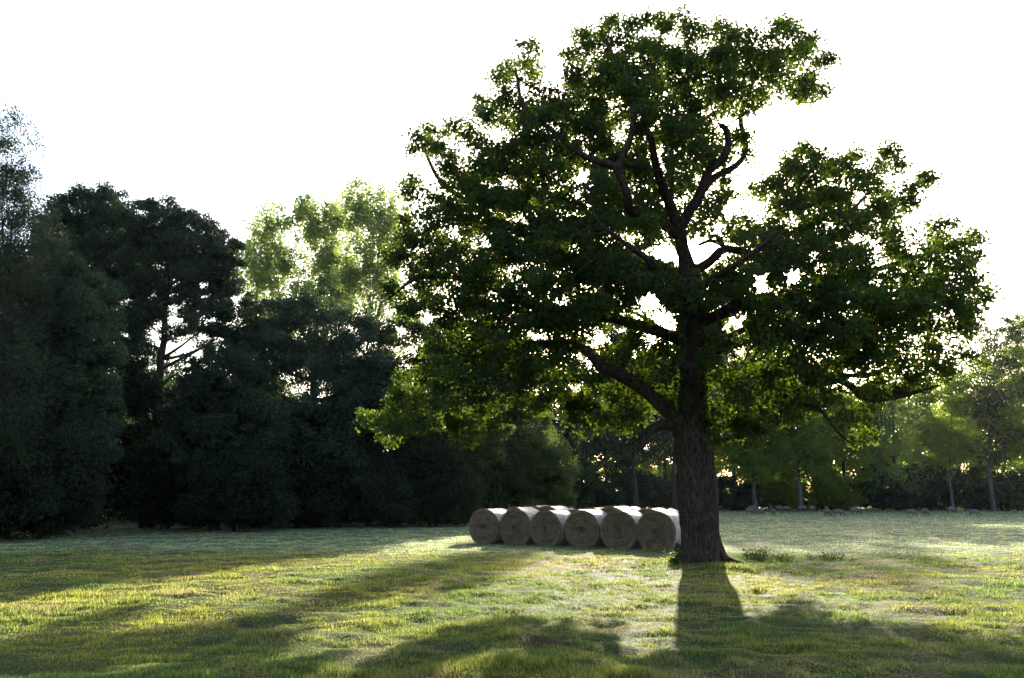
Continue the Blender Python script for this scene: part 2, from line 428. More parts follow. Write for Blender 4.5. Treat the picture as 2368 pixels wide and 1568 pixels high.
LIMBS = [  # (u, v, depth offset), start and end radius
    ([(1572, 530, 0), (1558, 500, 0), (1538, 455, .1), (1523, 393, .2), (1502, 329, .3), (1485, 290, .4), (1490, 230, .5), (1510, 160, .4), (1530, 90, .3)], .145, .03),
    ([(1570, 535, 0), (1590, 495, -.1), (1612, 465, -.2), (1627, 431, -.2), (1640, 393, -.3), (1671, 367, -.4), (1684, 329, -.5), (1678, 298, -.5), (1663, 292, -.5)], .16, .055),
    ([(1625, 440, -.2), (1655, 410, 0), (1690, 392, .3), (1712, 370, .5), (1722, 335, .6), (1712, 270, .8), (1738, 190, .9), (1790, 110, 1.0)], .10, .03),
    ([(1567, 545, 0), (1540, 526, -.3), (1494, 500, -.8), (1455, 490, -1.4), (1447, 437, -1.8), (1431, 385, -2.0), (1459, 323, -2.0), (1466, 260, -2.0), (1440, 170, -1.8), (1400, 90, -1.6)], .13, .03),
    ([(1433, 392, -2.0), (1405, 378, -2.0), (1374, 374, -2.1), (1336, 355, -2.2), (1298, 323, -2.2), (1272, 300, -2.2), (1210, 240, -2.0), (1190, 160, -1.8)], .085, .025),
    ([(1610, 624, 0), (1640, 606, -.3), (1659, 592, -.5), (1684, 577, -.6), (1754, 592, -.8), (1817, 596, -.6), (1890, 565, 0), (1960, 500, .4), (2010, 440, .5)], .12, .03),
    ([(1684, 577, -.6), (1660, 562, -.5), (1640, 556, -.4), (1615, 566, -.2)], .06, .035),
    ([(1600, 745, 0), (1640, 735, .2), (1680, 715, .5), (1722, 697, .8), (1786, 691, 1.1), (1880, 703, 1.4), (1938, 675, 1.5), (1990, 640, 1.5), (2100, 600, 1.4), (2200, 570, 1.2)], .17, .03),
    ([(1590, 690, 0), (1530, 670, .2), (1450, 650, .6), (1350, 610, 1.0), (1250, 560, 1.2), (1130, 500, 1.2), (1020, 420, 1.0), (960, 300, .8)], .16, .025),
    ([(1600, 740, -.1), (1575, 758, -.5), (1556, 768, -.8), (1538, 762, -1.0)], .08, .03),
    ([(1600, 800, 0), (1540, 770, -.3), (1450, 745, -.6), (1330, 720, -.8), (1220, 700, -.8), (1100, 650, -.6), (980, 640, -.3), (900, 690, 0)], .15, .025),
    ([(1605, 1000, 0), (1559, 962, -.2), (1511, 920, -.4), (1463, 884, -.6), (1420, 860, -.8), (1386, 846, -1.0), (1362, 813, -1.1), (1300, 795, -.8), (1200, 800, -.2), (1080, 820, .4)], .2, .03),
    ([(1420, 862, -.8), (1370, 872, -.3), (1290, 880, .5), (1200, 880, 1.1), (1100, 890, 1.5), (1000, 900, 1.6), (900, 960, 1.4)], .10, .02),
    ([(1600, 1010, 0), (1554, 988, -.3), (1530, 983, -.5), (1503, 993, -.7), (1490, 1015, -.8), (1478, 1034, -.8), (1464, 1042, -.8)], .13, .09),
    ([(1610, 1020, 0), (1650, 1008, .1), (1700, 998, .2), (1788, 975, .3), (1844, 903, .3), (1872, 875, .3), (1921, 872, .2), (1966, 893, .1), (1991, 914, 0), (2026, 922, 0), (2080, 915, 0), (2170, 890, 0)], .17, .03),
    ([(1905, 872, .3), (1960, 868, .4), (2026, 861, .5), (2078, 836, .6), (2131, 833, .6), (2183, 847, .6), (2225, 858, .6)], .07, .02),
    ([(1800, 965, .3), (1830, 942, -.2), (1872, 942, -.5), (1903, 959, -.7), (1935, 994, -.8), (1985, 1036, -.8)], .06, .02),
    ([(1612, 830, 0), (1680, 800, -.5), (1760, 780, -.9), (1880, 770, -1), (2000, 750, -.8), (2120, 720, -.5), (2220, 690, -.2)], .14, .025),
    ([(1600, 870, .2), (1590, 830, 1.6), (1560, 790, 3.0), (1500, 740, 4.2), (1420, 700, 5.0)], .14, .03),
    ([(1605, 850, .2), (1640, 810, 1.8), (1700, 770, 3.2), (1800, 730, 4.2), (1900, 700, 4.8)], .14, .03),
    ([(1595, 720, -.1), (1560, 660, -1.4), (1500, 600, -2.6), (1440, 560, -3.6), (1380, 520, -4.2)], .12, .03),
    ([(1590, 680, -.1), (1640, 650, -1.5), (1720, 600, -2.8), (1800, 540, -3.6)], .11, .03),
    ([(1590, 640, .1), (1570, 560, 1.6), (1550, 450, 2.8), (1560, 300, 3.4), (1580, 180, 3.2)], .11, .03),
]
crown_nodes = []
nodes_r = []
for li, (pts, r0, r1) in enumerate(LIMBS):
    P = smooth_path([at(u, v, YO + dy) for u, v, dy in pts], .2, .10, li * 3 + 1)
    t = np.linspace(0, 1, len(P))
    rad = r0 * (1 - t) ** .8 + r1 * (1 - (1 - t) ** .8)
    rad = rad * (1 + .12 * (vn(t * 14, t * 0, li) - .5))
    v_, f_ = tube(P, rad, 14, li, .25)
    mk('limb', v_, f_, M['oak_bark'], oak, smooth=True)
    if li not in (6, 9, 13):
        crown_nodes.append(P[len(P) // 4:])

OUT = [(868,965),(880,1015),(905,1020),(950,985),(1000,992),(1040,1002),(1060,1028),(1100,1022),(1120,988),(1160,985),(1200,1000),(1240,950),
 (1290,935),(1330,960),(1350,985),(1400,998),(1450,990),(1480,955),(1530,940),(1570,980),(1650,1010),(1690,1035),(1720,1005),(1790,985),(1840,955),(1880,935),
 (1890,960),(1930,1010),(1965,1035),(2000,1030),(2008,995),(2000,940),(2050,930),(2120,915),(2200,895),(2225,885),(2225,850),(2260,835),(2240,800),
 (2270,745),(2298,710),(2280,660),(2255,620),(2270,580),(2290,555),(2260,520),(2220,500),(2180,497),(2130,530),(2098,520),(2092,490),(2130,440),
 (2172,415),(2155,365),(2120,400),(2090,350),(2060,325),(2000,338),(1950,342),(1930,365),(1900,310),(1850,325),(1800,352),(1770,378),(1745,400),(1715,390),
 (1745,350),(1742,320),(1732,290),(1760,262),(1800,232),(1850,240),(1905,245),(1920,210),(1908,160),(1942,125),(1900,88),(1860,80),(1832,30),(1800,18),
 (1770,50),(1720,45),(1660,50),(1610,38),(1570,8),(1520,2),(1535,30),(1500,35),(1450,25),(1400,28),(1360,48),(1330,80),(1310,112),(1280,112),(1300,132),
 (1290,165),(1262,160),(1255,110),(1220,83),(1190,100),(1150,128),(1135,180),(1130,212),(1090,212),(1060,205),(1052,222),(1090,232),(1098,262),(1070,292),
 (1020,255),(980,252),(930,290),(935,335),(960,348),(1010,350),(1005,385),(960,378),(935,400),(918,450),(928,480),(905,510),(897,560),(888,620),(878,680),
 (895,722),(940,740),(970,735),(1000,760),(975,800),(945,825),(930,850),(905,895),(878,940)]
OUT = np.array(OUT, float)
HOLES = [(1556,590,36),(1632,574,30),(1530,738,22),(1700,748,38),(1690,480,26),(1705,430,22),(1660,530,20),(1345,410,20),(1500,700,24),(1440,730,18),(1760,650,26),
 (1830,640,20),(1420,770,22),(1350,780,18),(1255,205,16),(1280,170,20),(1455,300,12),(1700,250,18),(1640,240,14),(1580,340,14),(1800,560,12),(1960,720,16),(1900,790,18),(1480,430,14),
 (1590,430,16),(1280,440,14),(1140,560,16),(1090,340,14),(1690,830,34),(1660,900,22),(1330,900,20),(1480,860,14),(1550,880,18),(1180,300,12),(2050,640,14),(2120,780,16),(1880,420,12),
 (1950,420,14),(1240,690,10),(1150,740,14),(1060,720,14),(990,430,12),(1830,170,14),(1720,130,14),(1610,150,12),(1400,200,10),(1510,220,12),(1560,260,12),(1530,330,12),(1730,480,16),(1745,540,12)]
BIGH = np.array([h for h in HOLES if h[2] >= 20], float)
HOLES = np.array(HOLES, float)
def hole_dist(u, v, H, f):
    a = np.arctan2(v[:, None] - H[:, 1], u[:, None] - H[:, 0])
    d = np.sqrt((u[:, None] - H[:, 0]) ** 2 + (v[:, None] - H[:, 1]) ** 2)
    wob = .25 + 1.5 * vn(np.cos(a) * 3 + H[:, 0], np.sin(a) * 2.2 + H[:, 1], 8)
    return (d - H[:, 2] * f * wob).min(1)
def inside(u, v):
    x1, y1 = OUT[:, 0], OUT[:, 1]; x2, y2 = np.roll(x1, -1), np.roll(y1, -1)
    u = u[:, None]; v = v[:, None]
    c = ((y1 > v) != (y2 > v)) & (u < (x2 - x1) * (v - y1) / (y2 - y1 + 1e-12) + x1)
    return c.sum(1) % 2 == 1
def edge_dist(u, v):
    p = np.stack([u, v], -1)[:, None]; a = OUT[None]; b = np.roll(OUT, -1, 0)[None]
    ab = b - a; t = np.clip(((p - a) * ab).sum(-1) / (ab ** 2).sum(-1), 0, 1)
    return np.linalg.norm(p - a - ab * t[..., None], axis=-1).min(1)
# limbs that stay in view: nothing hangs in front of them
def seen_path(i, f0, f1, n=60):
    p = np.array(LIMBS[i][0], float); t = np.linspace(f0, f1, n) * (len(p) - 1)
    return np.stack([np.interp(t, np.arange(len(p)), p[:, k]) for k in range(3)], -1)
SEEN = np.concatenate([seen_path(0, 0, .5), seen_path(1, 0, 1), seen_path(3, .3, .62), seen_path(4, 0, .4), seen_path(2, 0, .4), seen_path(5, .1, .4), seen_path(7, 0, .28),
                       seen_path(11, 0, .6), seen_path(13, 0, 1),  np.array([[1600, v, -.3] for v in range(770, 1010, 12)] + [[1582, v, -.3] for v in range(545, 640, 12)])])
def veils(u, v, y, rad):
    out = np.zeros(len(u), bool)
    for s in range(0, len(u), 20000):
        q = slice(s, s + 20000)
        d = np.hypot(u[q][:, None] - SEEN[:, 0], v[q][:, None] - SEEN[:, 1])
        out[q] = ((d < rad) & (y[q][:, None] < YO + SEEN[:, 2] + .12)).any(1)
    return out
def project(P):
    d = P - np.array([0, 0, EYE])
    f = d[:, 1] * cp + d[:, 2] * sp; y = -d[:, 1] * sp + d[:, 2] * cp
    return CX + FPX * d[:, 0] / f, CY - FPX * y / f
ro = np.random.default_rng(23)
cu = ro.uniform(860, 2300, 14000); cv = ro.uniform(0, 1055, 14000)
k = inside(cu, cv); cu, cv = cu[k], cv[k]
ed = edge_dist(cu, cv) * .0106
k = ed > .14; cu, cv, ed = cu[k], cv[k], ed[k]
D = np.minimum(3.2, 1.15 * np.sqrt(ed * 2.6) + .15)
low = np.clip((cv - 800) / 180, 0, 1)
D = np.maximum(D, 2.3 * low)
dy = ro.uniform(-1, 1, len(cu)) * D + .5 * low
k = (hole_dist(cu, cv, HOLES, 1.6) > 0) & ~veils(cu, cv, dy + YO, 26)
cu, cv, dy, ed, D, low = cu[k], cv[k], dy[k], ed[k], D[k], low[k]
pc = np.array([at(u, v, YO + d) for u, v, d in zip(cu, cv, dy)])
w_ = ro.random(len(pc)) < np.clip(D / 3.6 + .25 * low, .5, 1)       # even filling of the volume
pc, ed = pc[w_], ed[w_]
sel = []
for q in range(len(pc)):
    if all(np.sum((pc[q] - pc[s]) ** 2) > .735 ** 2 for s in sel):
        sel.append(q)
    if len(sel) >= 1250: break
pc, ed = pc[sel], ed[sel]
for (u, v, ds) in [(900, 960, (.8, 1.6)), (960, 955, (1, 2)), (1030, 960, (1, 2.2)), (1085, 975, (1, 2)), (1340, 955, (1.5, 2.6)), (1385, 970, (1.4, 2.4, 3.2)), (1440, 965, (1.5, 2.5, 3.3)), (1335, 925, (1.5, 2.6)),
                   (1680, 1000, (1.4, 2.4, 3.3)), (1705, 970, (1.6, 2.8, 3.8)), (1760, 960, (1.4, 2.6, 3.6)), (1800, 950, (1.6, 2.6, 3.6)), (1840, 930, (1.6, 2.6, 3.6)), (1880, 910, (1.8, 3)), (1730, 930, (2, 3, 4)), (1820, 905, (2, 3, 4)),
                   (1945, 980, (-.6, 0)), (1970, 995, (-.7, -.2)), (1930, 970, (-.5, .2))]:
    for d in ds:
        pc = np.concatenate([pc, [at(u + ro.normal() * 12, v + ro.normal() * 9 - 5 * d, YO + d)]]); ed = np.append(ed, .5)
print('oak clumps', len(pc))
bu, bv_ = project(pc)
drop = (bv_ > 820) & (vn(bu * .016 + 3, pc[:, 1] * .9 + bv_ * .008, 55) > .58) & (pc[:, 1] > YO - .8) & (ro.random(len(pc)) < .85)
pc, ed = pc[~drop], ed[~drop]
att, att_t = [], []
for c_, e_ in zip(pc, ed):
    rr = min(.55, max(.24, e_ * .9)) * ro.choice([.6, .85, 1.0, 1.25])
    m_ = int(3 + 7 * rr / .5)
    ax = norm(ro.normal(size=3) * np.array([1, 1, .6])); st = ro.uniform(.1, .9)
    q = norm(ro.normal(size=(m_, 3))) * (ro.random((m_, 1)) ** .45) * rr * np.array([1, 1, .75])
    q = q + np.outer(q @ ax, ax) * st - np.array([0, 0, 1.0]) * (.25 * rr)
    att.append(c_ + q); att_t += [ro.random()] * m_
att = np.concatenate(att); att_t = np.array(att_t)
# grow branches to every leaf cluster (space colonisation)
nod = np.concatenate(crown_nodes); par = np.full(len(nod), -1)
nod = nod.copy(); nlist = [nod]
Np = len(nod)
best = np.full(len(att), 1e9); bi = np.zeros(len(att), int)
def upd(new, off, act):
    for s in range(0, len(act), 600):
        a_ = act[s:s + 600]
        dd = np.linalg.norm(att[a_][:, None] - new[None], axis=2)
        m_ = dd.min(1); ix = dd.argmin(1)
        b_ = m_ < best[a_]
        best[a_[b_]] = m_[b_]; bi[a_[b_]] = ix[b_] + off
act = np.arange(len(att)); upd(nod, 0, act)
allN = nod; allP = par; STEP = .24
for it in range(60):
    act = np.where(best > .22)[0]
    if len(act) == 0: break
    dirs = norm(att[act] - allN[bi[act]])
    src, inv = np.unique(bi[act], return_inverse=True)
    acc = np.zeros((len(src), 3)); np.add.at(acc, inv, dirs)
    acc = norm(acc + ro.normal(size=acc.shape) * .25 + np.array([0, 0, .05]))
    new = allN[src] + acc * STEP
    off = len(allN)
    allN = np.concatenate([allN, new]); allP = np.concatenate([allP, src])
    upd(new, off, act)
print('oak nodes', len(allN))
wgt = np.zeros(len(allN)); 
for q in range(len(allN) - 1, Np - 1, -1):
    if wgt[q] == 0: wgt[q] = 1
    wgt[allP[q]] += wgt[q]
ids = np.arange(Np, len(allN))
rad = .0075 * wgt[ids] ** .42; rad0 = .0075 * np.where(allP[ids] < Np, wgt[ids], wgt[allP[ids]]) ** .42
rad0 = np.minimum(rad0, rad * 1.6)
a0 = allN[allP[ids]]; b0 = allN[ids]
tn = norm(b0 - a0); uu = norm(np.cross(tn, np.array([.3, .9, .2]))); ww = np.cross(tn, uu)
SD = 5; aa = np.linspace(0, 2 * np.pi, SD, endpoint=False)
ringA = a0[:, None] - tn[:, None] * .01 + (np.cos(aa)[None, :, None] * uu[:, None] + np.sin(aa)[None, :, None] * ww[:, None]) * rad0[:, None, None]
ringB = b0[:, None] + tn[:, None] * .01 + (np.cos(aa)[None, :, None] * uu[:, None] + np.sin(aa)[None, :, None] * ww[:, None]) * rad[:, None, None]
bv = np.concatenate([ringA, ringB], 1).reshape(-1, 3)
base = np.arange(len(ids))[:, None] * 10
bf = np.concatenate([base + np.array([[q, (q + 1) % SD, SD + (q + 1) % SD, SD + q]]) for q in range(SD)], 1).reshape(-1, 4)
mk('branches', bv, bf, M['oak_bark'], oak, smooth=True)
LPC = 54
cen = np.repeat(att, LPC, 0); tt = np.repeat(att_t, LPC)
cen = cen + ro.normal(size=cen.shape) * np.array([.125, .125, .09])
u_, v_ = project(cen)
k = (hole_dist(u_, v_, BIGH, .78) > 0) & ~veils(u_, v_, cen[:, 1], 15); cen, tt = cen[k], tt[k]
V, Fq, nf = leaf_mesh(cen, ro.uniform(.06, .135, len(cen)), .35, .62, True, ro)
tint = np.repeat(np.clip(tt * .6 + ro.random(len(cen)) * .4, 0, 1), nf)
mk('crown', V, Fq, M['oak_leaf'], oak, attrs={'tint': ('FACE', tint)})
print('oak leaves', len(cen))

# ------------------------------------------------------------------ woodland trees
LEAFX = 2.8
def wood_tree(name, base_u, Y, lobes, nleaf, leaf, mat, bark, label, cat='tree', group=None, seed=1, clump=.16, trunk_r=.2, lean=0.0,
              flat=.7, droop=.25, nlimb=14, per=150, trunk_top=None, shell=.45, ratio=.5, stems=1):
    """lobes: (u, v, half width, half height[, depth offset[, weight]]) in photo pixels, all about the distance Y."""
    r = np.random.default_rng(seed)
    bp = at(base_u, 1160, Y); bp[2] = 0
    root = empty(name, tuple(bp), label, cat, group)
    L3 = []
    for lb in lobes:
        u, v, a, b = lb[:4]; dyo = lb[4] if len(lb) > 4 else 0; wt = lb[5] if len(lb) > 5 else 1
        c_ = at(u, v, Y + dyo); s = np.linalg.norm(at(u + 1, v, Y + dyo) - c_)
        L3.append((c_, np.array([a * s, max(a * s * .85, b * s * .5), b * s]), wt))
    ar = np.array([l[1][0] * l[1][2] * l[2] for l in L3]); ar = ar / ar.sum()
    cen, tin, cc = [], [], []
    for (c_, rr, wt), share in zip(L3, ar):
        nl = int(nleaf * LEAFX * share)
        cr = clump * (rr[0] * rr[2]) ** .5 * 1.0 + .25
        ncl = max(8, int(nl / per))
        d = norm(r.normal(size=(ncl, 3)))
        q = (shell + (1 - shell) * r.random((ncl, 1)) ** .75)
        q *= (.74 + .5 * vn(d[:, 0] * 3 + 9, d[:, 2] * 3 + d[:, 1], seed)[:, None])
        cl = c_ + d * q * rr
        cl = cl[cl[:, 2] > .4]
        if len(cl) == 0: continue
        cc.append(cl)
        k = max(1, nl // len(cl))
        p = np.repeat(cl, k, 0)
        sz = cr * (.6 + .8 * np.repeat(r.random(len(cl)), k))[:, None]
        off = norm(r.normal(size=p.shape)) * r.random((len(p), 1)) ** .5 * sz * np.array([1, 1, flat])
        off[:, 2] -= droop * (off[:, 0] ** 2 + off[:, 1] ** 2) / np.maximum(sz[:, 0], .1)
        cen.append(p + off); tin.append(np.repeat(r.random(len(cl)), k))
    cen = np.concatenate(cen); tin = np.concatenate(tin); cc = np.concatenate(cc)
    k = cen[:, 2] > .03; cen, tin = cen[k], tin[k]
    tin = np.clip(tin * .65 + r.random(len(cen)) * .35, 0, 1)
    V, Fq, nf = leaf_mesh(cen, leaf * r.uniform(.7, 1.3, len(cen)), .35, ratio, False, r, droop * .6)
    mk('crown', V, Fq, M[mat], root, attrs={'tint': ('FACE', tin)})
    top = max(l[0][2] + l[1][2] * .6 for l in L3)
    if trunk_top: top = trunk_top
    pr = []
    mean = sum(l[0] * a for l, a in zip(L3, ar))
    for s_ in range(stems):
        o = np.array([(s_ - (stems - 1) / 2) * .8, r.uniform(-.3, .3) * (stems > 1), 0])
        path = smooth_path([bp + o + [0, 0, -.1], bp + o + [lean * .2, 0, top * .3], bp + o * 1.5 + [lean * .6 + (mean[0] - bp[0]) * .4, 0, top * .65], bp + o * 2 + [lean + (mean[0] - bp[0]) * .7, 0, top]], .5, .2, seed)
        t = np.linspace(0, 1, len(path))
        pr.append(tube(path, trunk_r * (1 - .85 * t) * (1 + .25 * np.exp(-t * 18)), 10, seed, .2))
    for q in r.choice(len(cc), min(nlimb, len(cc)), replace=False):
        e = cc[q]; k = np.argmin(np.abs(path[:, 2] - (e[2] - .55 * np.hypot(e[0] - bp[0], e[1] - bp[1]))))
        k = min(max(k, len(path) // 5), len(path) - 2); s0 = path[k]
        if np.linalg.norm(e - s0) < .8: continue
        mid = s0 * .5 + e * .5 + np.array([0, 0, -.06 * np.linalg.norm(e - s0)]) + r.normal(size=3) * .15
        P = smooth_path([s0, mid, e], .6, .15, seed + q)
        t = np.linspace(0, 1, len(P))
        pr.append(tube(P, trunk_r * .45 * (1 - k / len(path) * .6) * (1 - .85 * t), 6, q))
    v_, f_ = join(pr)
    mk('trunk', v_, f_, M[bark], root, smooth=True)
    return root

GL = 'trees along the left edge of the field'
GR = 'trees along the far edge of the field'
wood_tree('willow_tree', 10, 33, [(-30, 370, 95, 140, 0, .55), (40, 470, 50, 60, 0, .5), (20, 560, 110, 150, 0, .8), (-60, 700, 150, 180), (50, 420, 45, 50, 0, .5), (95, 540, 50, 60, 0, .4), (-30, 900, 150, 200), (-60, 1080, 150, 150)], 40000, .15, 'willow_leaf', 'dark_bark',
          'tallest feathery pale tree, rising at the left edge of the picture', group=GL, seed=2, trunk_r=.3, trunk_top=11.5, droop=.4, flat=.9, ratio=.32)
wood_tree('broadleaf_tree', 130, 36, [(60, 760, 120, 160), (170, 720, 95, 130), (30, 900, 150, 160), (200, 860, 90, 130), (-60, 1000, 130, 180), (100, 1020, 130, 130), (200, 1010, 90, 110), (30, 1130, 150, 90)], 70000, .15, 'ash_leaf', 'dark_bark',
          'broad dark bushy tree in front of the feathery pale tree', group=GL, clump=.15, per=280, seed=3, trunk_r=.4)
wood_tree('broadleaf_tree', 215, 45, [(205, 500, 75, 75), (150, 520, 60, 80), (240, 600, 100, 130), (170, 650, 110, 120), (270, 470, 22, 24, 0, .6)], 36000, .17, 'dark_leaf', 'dark_bark',
          'dark twin topped tree between the feathery tree and the dome topped tree', group=GL, clump=.15, per=280, seed=4, trunk_r=.35)
wood_tree('broadleaf_tree', 345, 44, [(365, 520, 85, 75), (430, 560, 95, 75), (330, 600, 95, 90), (480, 600, 72, 85), (520, 640, 40, 70), (290, 700, 70, 80), (440, 640, 80, 50), (480, 735, 75, 55), (345, 700, 50, 70), (300, 850, 60, 100), (285, 780, 50, 75), (300, 910, 60, 70), (440, 850, 30, 25, 0, .5), (430, 690, 55, 40, 0, .7), (545, 600, 30, 50, 0, .7), (520, 800, 55, 70), (375, 930, 70, 60), (400, 760, 30, 30, 0, .4)], 70000, .16, 'dark_leaf', 'dark_bark',
          'dark dome topped tree with a forked trunk showing against sky', group=GL, clump=.15, per=280, seed=5, trunk_r=.36, nlimb=22)
wood_tree('poplar_tree', 625, 74, [(622, 540, 55, 80), (585, 600, 35, 60, 0, .7), (610, 640, 60, 90), (660, 620, 45, 75), (630, 740, 80, 80), (690, 700, 50, 70)], 7951, .30, 'poplar_leaf', 'dark_bark',
          'sunlit light green slender tree, leftmost of the three behind the wood', group='light green poplars behind the wood', seed=6, trunk_r=.16, clump=.13, shell=.1, droop=.1, flat=1.5, per=40, nlimb=45)
wood_tree('poplar_tree', 745, 76, [(730, 520, 50, 75), (790, 500, 40, 55), (760, 600, 62, 90), (705, 480, 28, 30), (740, 700, 60, 90), (790, 680, 55, 70)], 9207, .30, 'poplar_leaf', 'dark_bark',
          'sunlit light green slender tree, middle of the three behind the wood', group='light green poplars behind the wood', seed=7, trunk_r=.16, clump=.13, shell=.1, droop=.1, flat=1.5, per=40, nlimb=45)
wood_tree('poplar_tree', 858, 72, [(835, 490, 60, 70), (890, 510, 60, 85), (850, 600, 62, 80), (810, 640, 45, 60), (890, 670, 55, 75), (905, 590, 35, 60)], 7951, .30, 'poplar_leaf', 'dark_bark',
          'sunlit light green tree with bare pale trunk beside the oak crown', group='light green poplars behind the wood', seed=8, trunk_r=.22, clump=.13, shell=.1, droop=.1, flat=1.5, per=40, nlimb=45, trunk_top=17)
wood_tree('broadleaf_tree', 720, 46, [(720, 760, 130, 105), (640, 800, 110, 110), (820, 800, 110, 100), (590, 720, 60, 60), (700, 900, 190, 130), (560, 900, 100, 120), (860, 920, 120, 130), (720, 1040, 200, 120)], 74000, .16, 'ash_leaf', 'dark_bark',
          'wide rounded dark tree below the light green slender trees', group=GL, clump=.15, per=280, seed=9, trunk_r=.4)
wood_tree('broadleaf_tree', 500, 41, [(520, 870, 90, 85), (470, 930, 80, 70), (570, 1000, 120, 100), (470, 1030, 110, 100), (430, 960, 60, 60)], 32000, .15, 'dark_leaf', 'dark_bark',
          'low dark tree beneath the sky gap beside the forked trunk', group=GL, clump=.15, per=280, seed=10, trunk_r=.25)
wood_tree('broadleaf_tree', 960, 49, [(970, 800, 110, 90), (1060, 850, 100, 90), (930, 920, 110, 110), (1040, 960, 120, 110), (1095, 800, 85, 80), (1120, 900, 70, 90), (1130, 1000, 60, 80), (980, 1070, 130, 90)], 52000, .17, 'mid_leaf', 'dark_bark',
          'dark leafy tree partly hidden by the left low boughs of the oak', group=GL, clump=.15, per=280, seed=11, trunk_r=.35)
wood_tree('rounded_bush', 1225, 56, [(1240, 1070, 85, 75), (1190, 1100, 90, 80), (1285, 1120, 45, 55), (1150, 1050, 70, 60), (1130, 1130, 80, 60)], 34000, .15, 'mid_leaf', 'dark_bark',
          'large rounded bush of lighter green rising just behind the hay bales', 'bush', seed=12, trunk_r=.15)
wood_tree('broadleaf_tree', 1150, 60, [(1160, 830, 80, 90), (1215, 850, 62, 90), (1180, 960, 80, 80), (1230, 990, 60, 60)], 22000, .16, 'mid_leaf', 'dark_bark',
          'dark tree standing over the rounded bush, behind the low left boughs of the oak', group=GL, seed=13, trunk_r=.3)
# low growth at the wood's edge
for q, (u, Y, hh, ww_, lab) in enumerate([
        (-20, 31, 240, 130, 'dark low bush at the left end of the field edge'),
        (105, 33, 200, 110, 'dark low bush under the broad dark bushy tree'),
        (395, 42.5, 190, 85, 'dark low bush right of the small bright gap in the wood'),
        (545, 39.5, 160, 110, 'dark low bush under the low dark tree of the wood'),
        (690, 44, 160, 120, 'dark low bush under the wide rounded tree'),
        (850, 45, 170, 110, 'dark low bush right of the wide rounded tree'),
        (1010, 46.5, 170, 95, 'dark low bush in the wood left of the bale row')]):
    wood_tree('low_bush', u, Y, [(u, 1215 - hh * .55, ww_, hh * .6), (u + 40, 1215 - hh * .3, ww_ * .8, hh * .45)], 16000, .14, 'bush_leaf', 'dark_bark', lab, 'bush',
              'low bushes at the edge of the left wood', seed=30 + q, trunk_r=.08, nlimb=6)
# far edge of the field
wood_tree('birch_tree', 2295, 92, [(2320, 800, 55, 75), (2290, 900, 65, 90), (2340, 950, 70, 110), (2290, 1010, 60, 90), (2350, 760, 35, 40)], 8505, .30, 'willow_leaf', 'pale_bark',
          'tall hazy birch with whitish trunk at the far right', group=GR, per=60, clump=.2, seed=50, trunk_r=.26, lean=.8, trunk_top=20)
wood_tree('birch_tree', 2200, 93, [(2190, 915, 60, 65), (2225, 900, 50, 60), (2215, 1000, 65, 70), (2180, 1030, 55, 60)], 7937, .30, 'belt_leaf', 'pale_bark',
          'birch with thin leaning pale trunk, next left of the tall hazy birch', group=GR, per=60, clump=.2, seed=51, trunk_r=.18, lean=.8)
wood_tree('broadleaf_tree', 2400, 90, [(2400, 840, 70, 110), (2390, 980, 80, 130)], 6804, .30, 'belt_leaf', 'dark_bark',
          'green tree cut by the right edge of the picture', group=GR, per=60, clump=.2, seed=52, trunk_r=.25)
wood_tree('broadleaf_tree', 2075, 96, [(2070, 935, 70, 60), (2115, 960, 65, 70), (2030, 930, 60, 55), (2040, 1020, 55, 60), (2080, 1080, 90, 60)], 9072, .30, 'poplar_leaf', 'dark_bark',
          'light green soft crowned tree beyond the grazing sheep', group=GR, per=60, clump=.2, seed=53, trunk_r=.25)
wood_tree('broadleaf_tree', 1955, 98, [(1935, 935, 60, 50), (1985, 940, 55, 55), (1960, 1000, 75, 70), (1960, 1090, 85, 60)], 7937, .30, 'belt_leaf', 'dark_bark',
          'greyish green tree left of the light green soft crowned tree', group=GR, per=60, clump=.2, seed=54, trunk_r=.25)
wood_tree('birch_tree', 1850, 93, [(1845, 960, 60, 70), (1820, 1020, 55, 60), (1880, 1030, 55, 60), (1850, 1070, 60, 40)], 7370, .30, 'belt_leaf', 'pale_bark',
          'tree with straight grey trunk behind the middle of the flock', group=GR, per=60, clump=.2, seed=55, trunk_r=.28)
wood_tree('broadleaf_tree', 1745, 93, [(1735, 960, 55, 70), (1700, 1020, 55, 60), (1770, 1030, 50, 60), (1740, 1080, 70, 40)], 7370, .30, 'belt_leaf', 'pale_bark',
          'tree with short grey trunk just right of the oak trunk', group=GR, per=60, clump=.2, seed=56, trunk_r=.28)
wood_tree('broadleaf_tree', 1700, 104, [(1700, 830, 75, 70), (1660, 880, 70, 80), (1750, 890, 70, 80), (1700, 950, 90, 80)], 8505, .32, 'belt_leaf', 'dark_bark',
          'tall tree glimpsed through the gap right of the oak trunk', group=GR, per=60, clump=.2, seed=57, trunk_r=.3)
wood_tree('broadleaf_tree', 1540, 103, [(1530, 860, 80, 70), (1570, 930, 80, 80), (1500, 950, 80, 80)], 7937, .32, 'belt_leaf', 'dark_bark',
          'tree glimpsed behind the oak just left of its trunk', group=GR, per=60, clump=.2, seed=58, trunk_r=.3)
wood_tree('birch_tree', 1402, 90, [(1400, 940, 60, 70), (1370, 1000, 60, 70), (1440, 1010, 60, 70), (1400, 1060, 80, 50)], 7937, .28, 'dark_leaf', 'pale_bark',
          'tree with slender pale trunk above the hay bales', group=GR, per=60, clump=.2, seed=59, trunk_r=.2)
wood_tree('broadleaf_tree', 1310, 94, [(1300, 900, 80, 70), (1330, 980, 80, 80), (1280, 1000, 60, 70)], 7937, .30, 'dark_leaf', 'dark_bark',
          'dark tree rising behind the rounded bush', group=GR, per=60, clump=.2, seed=60, trunk_r=.3)
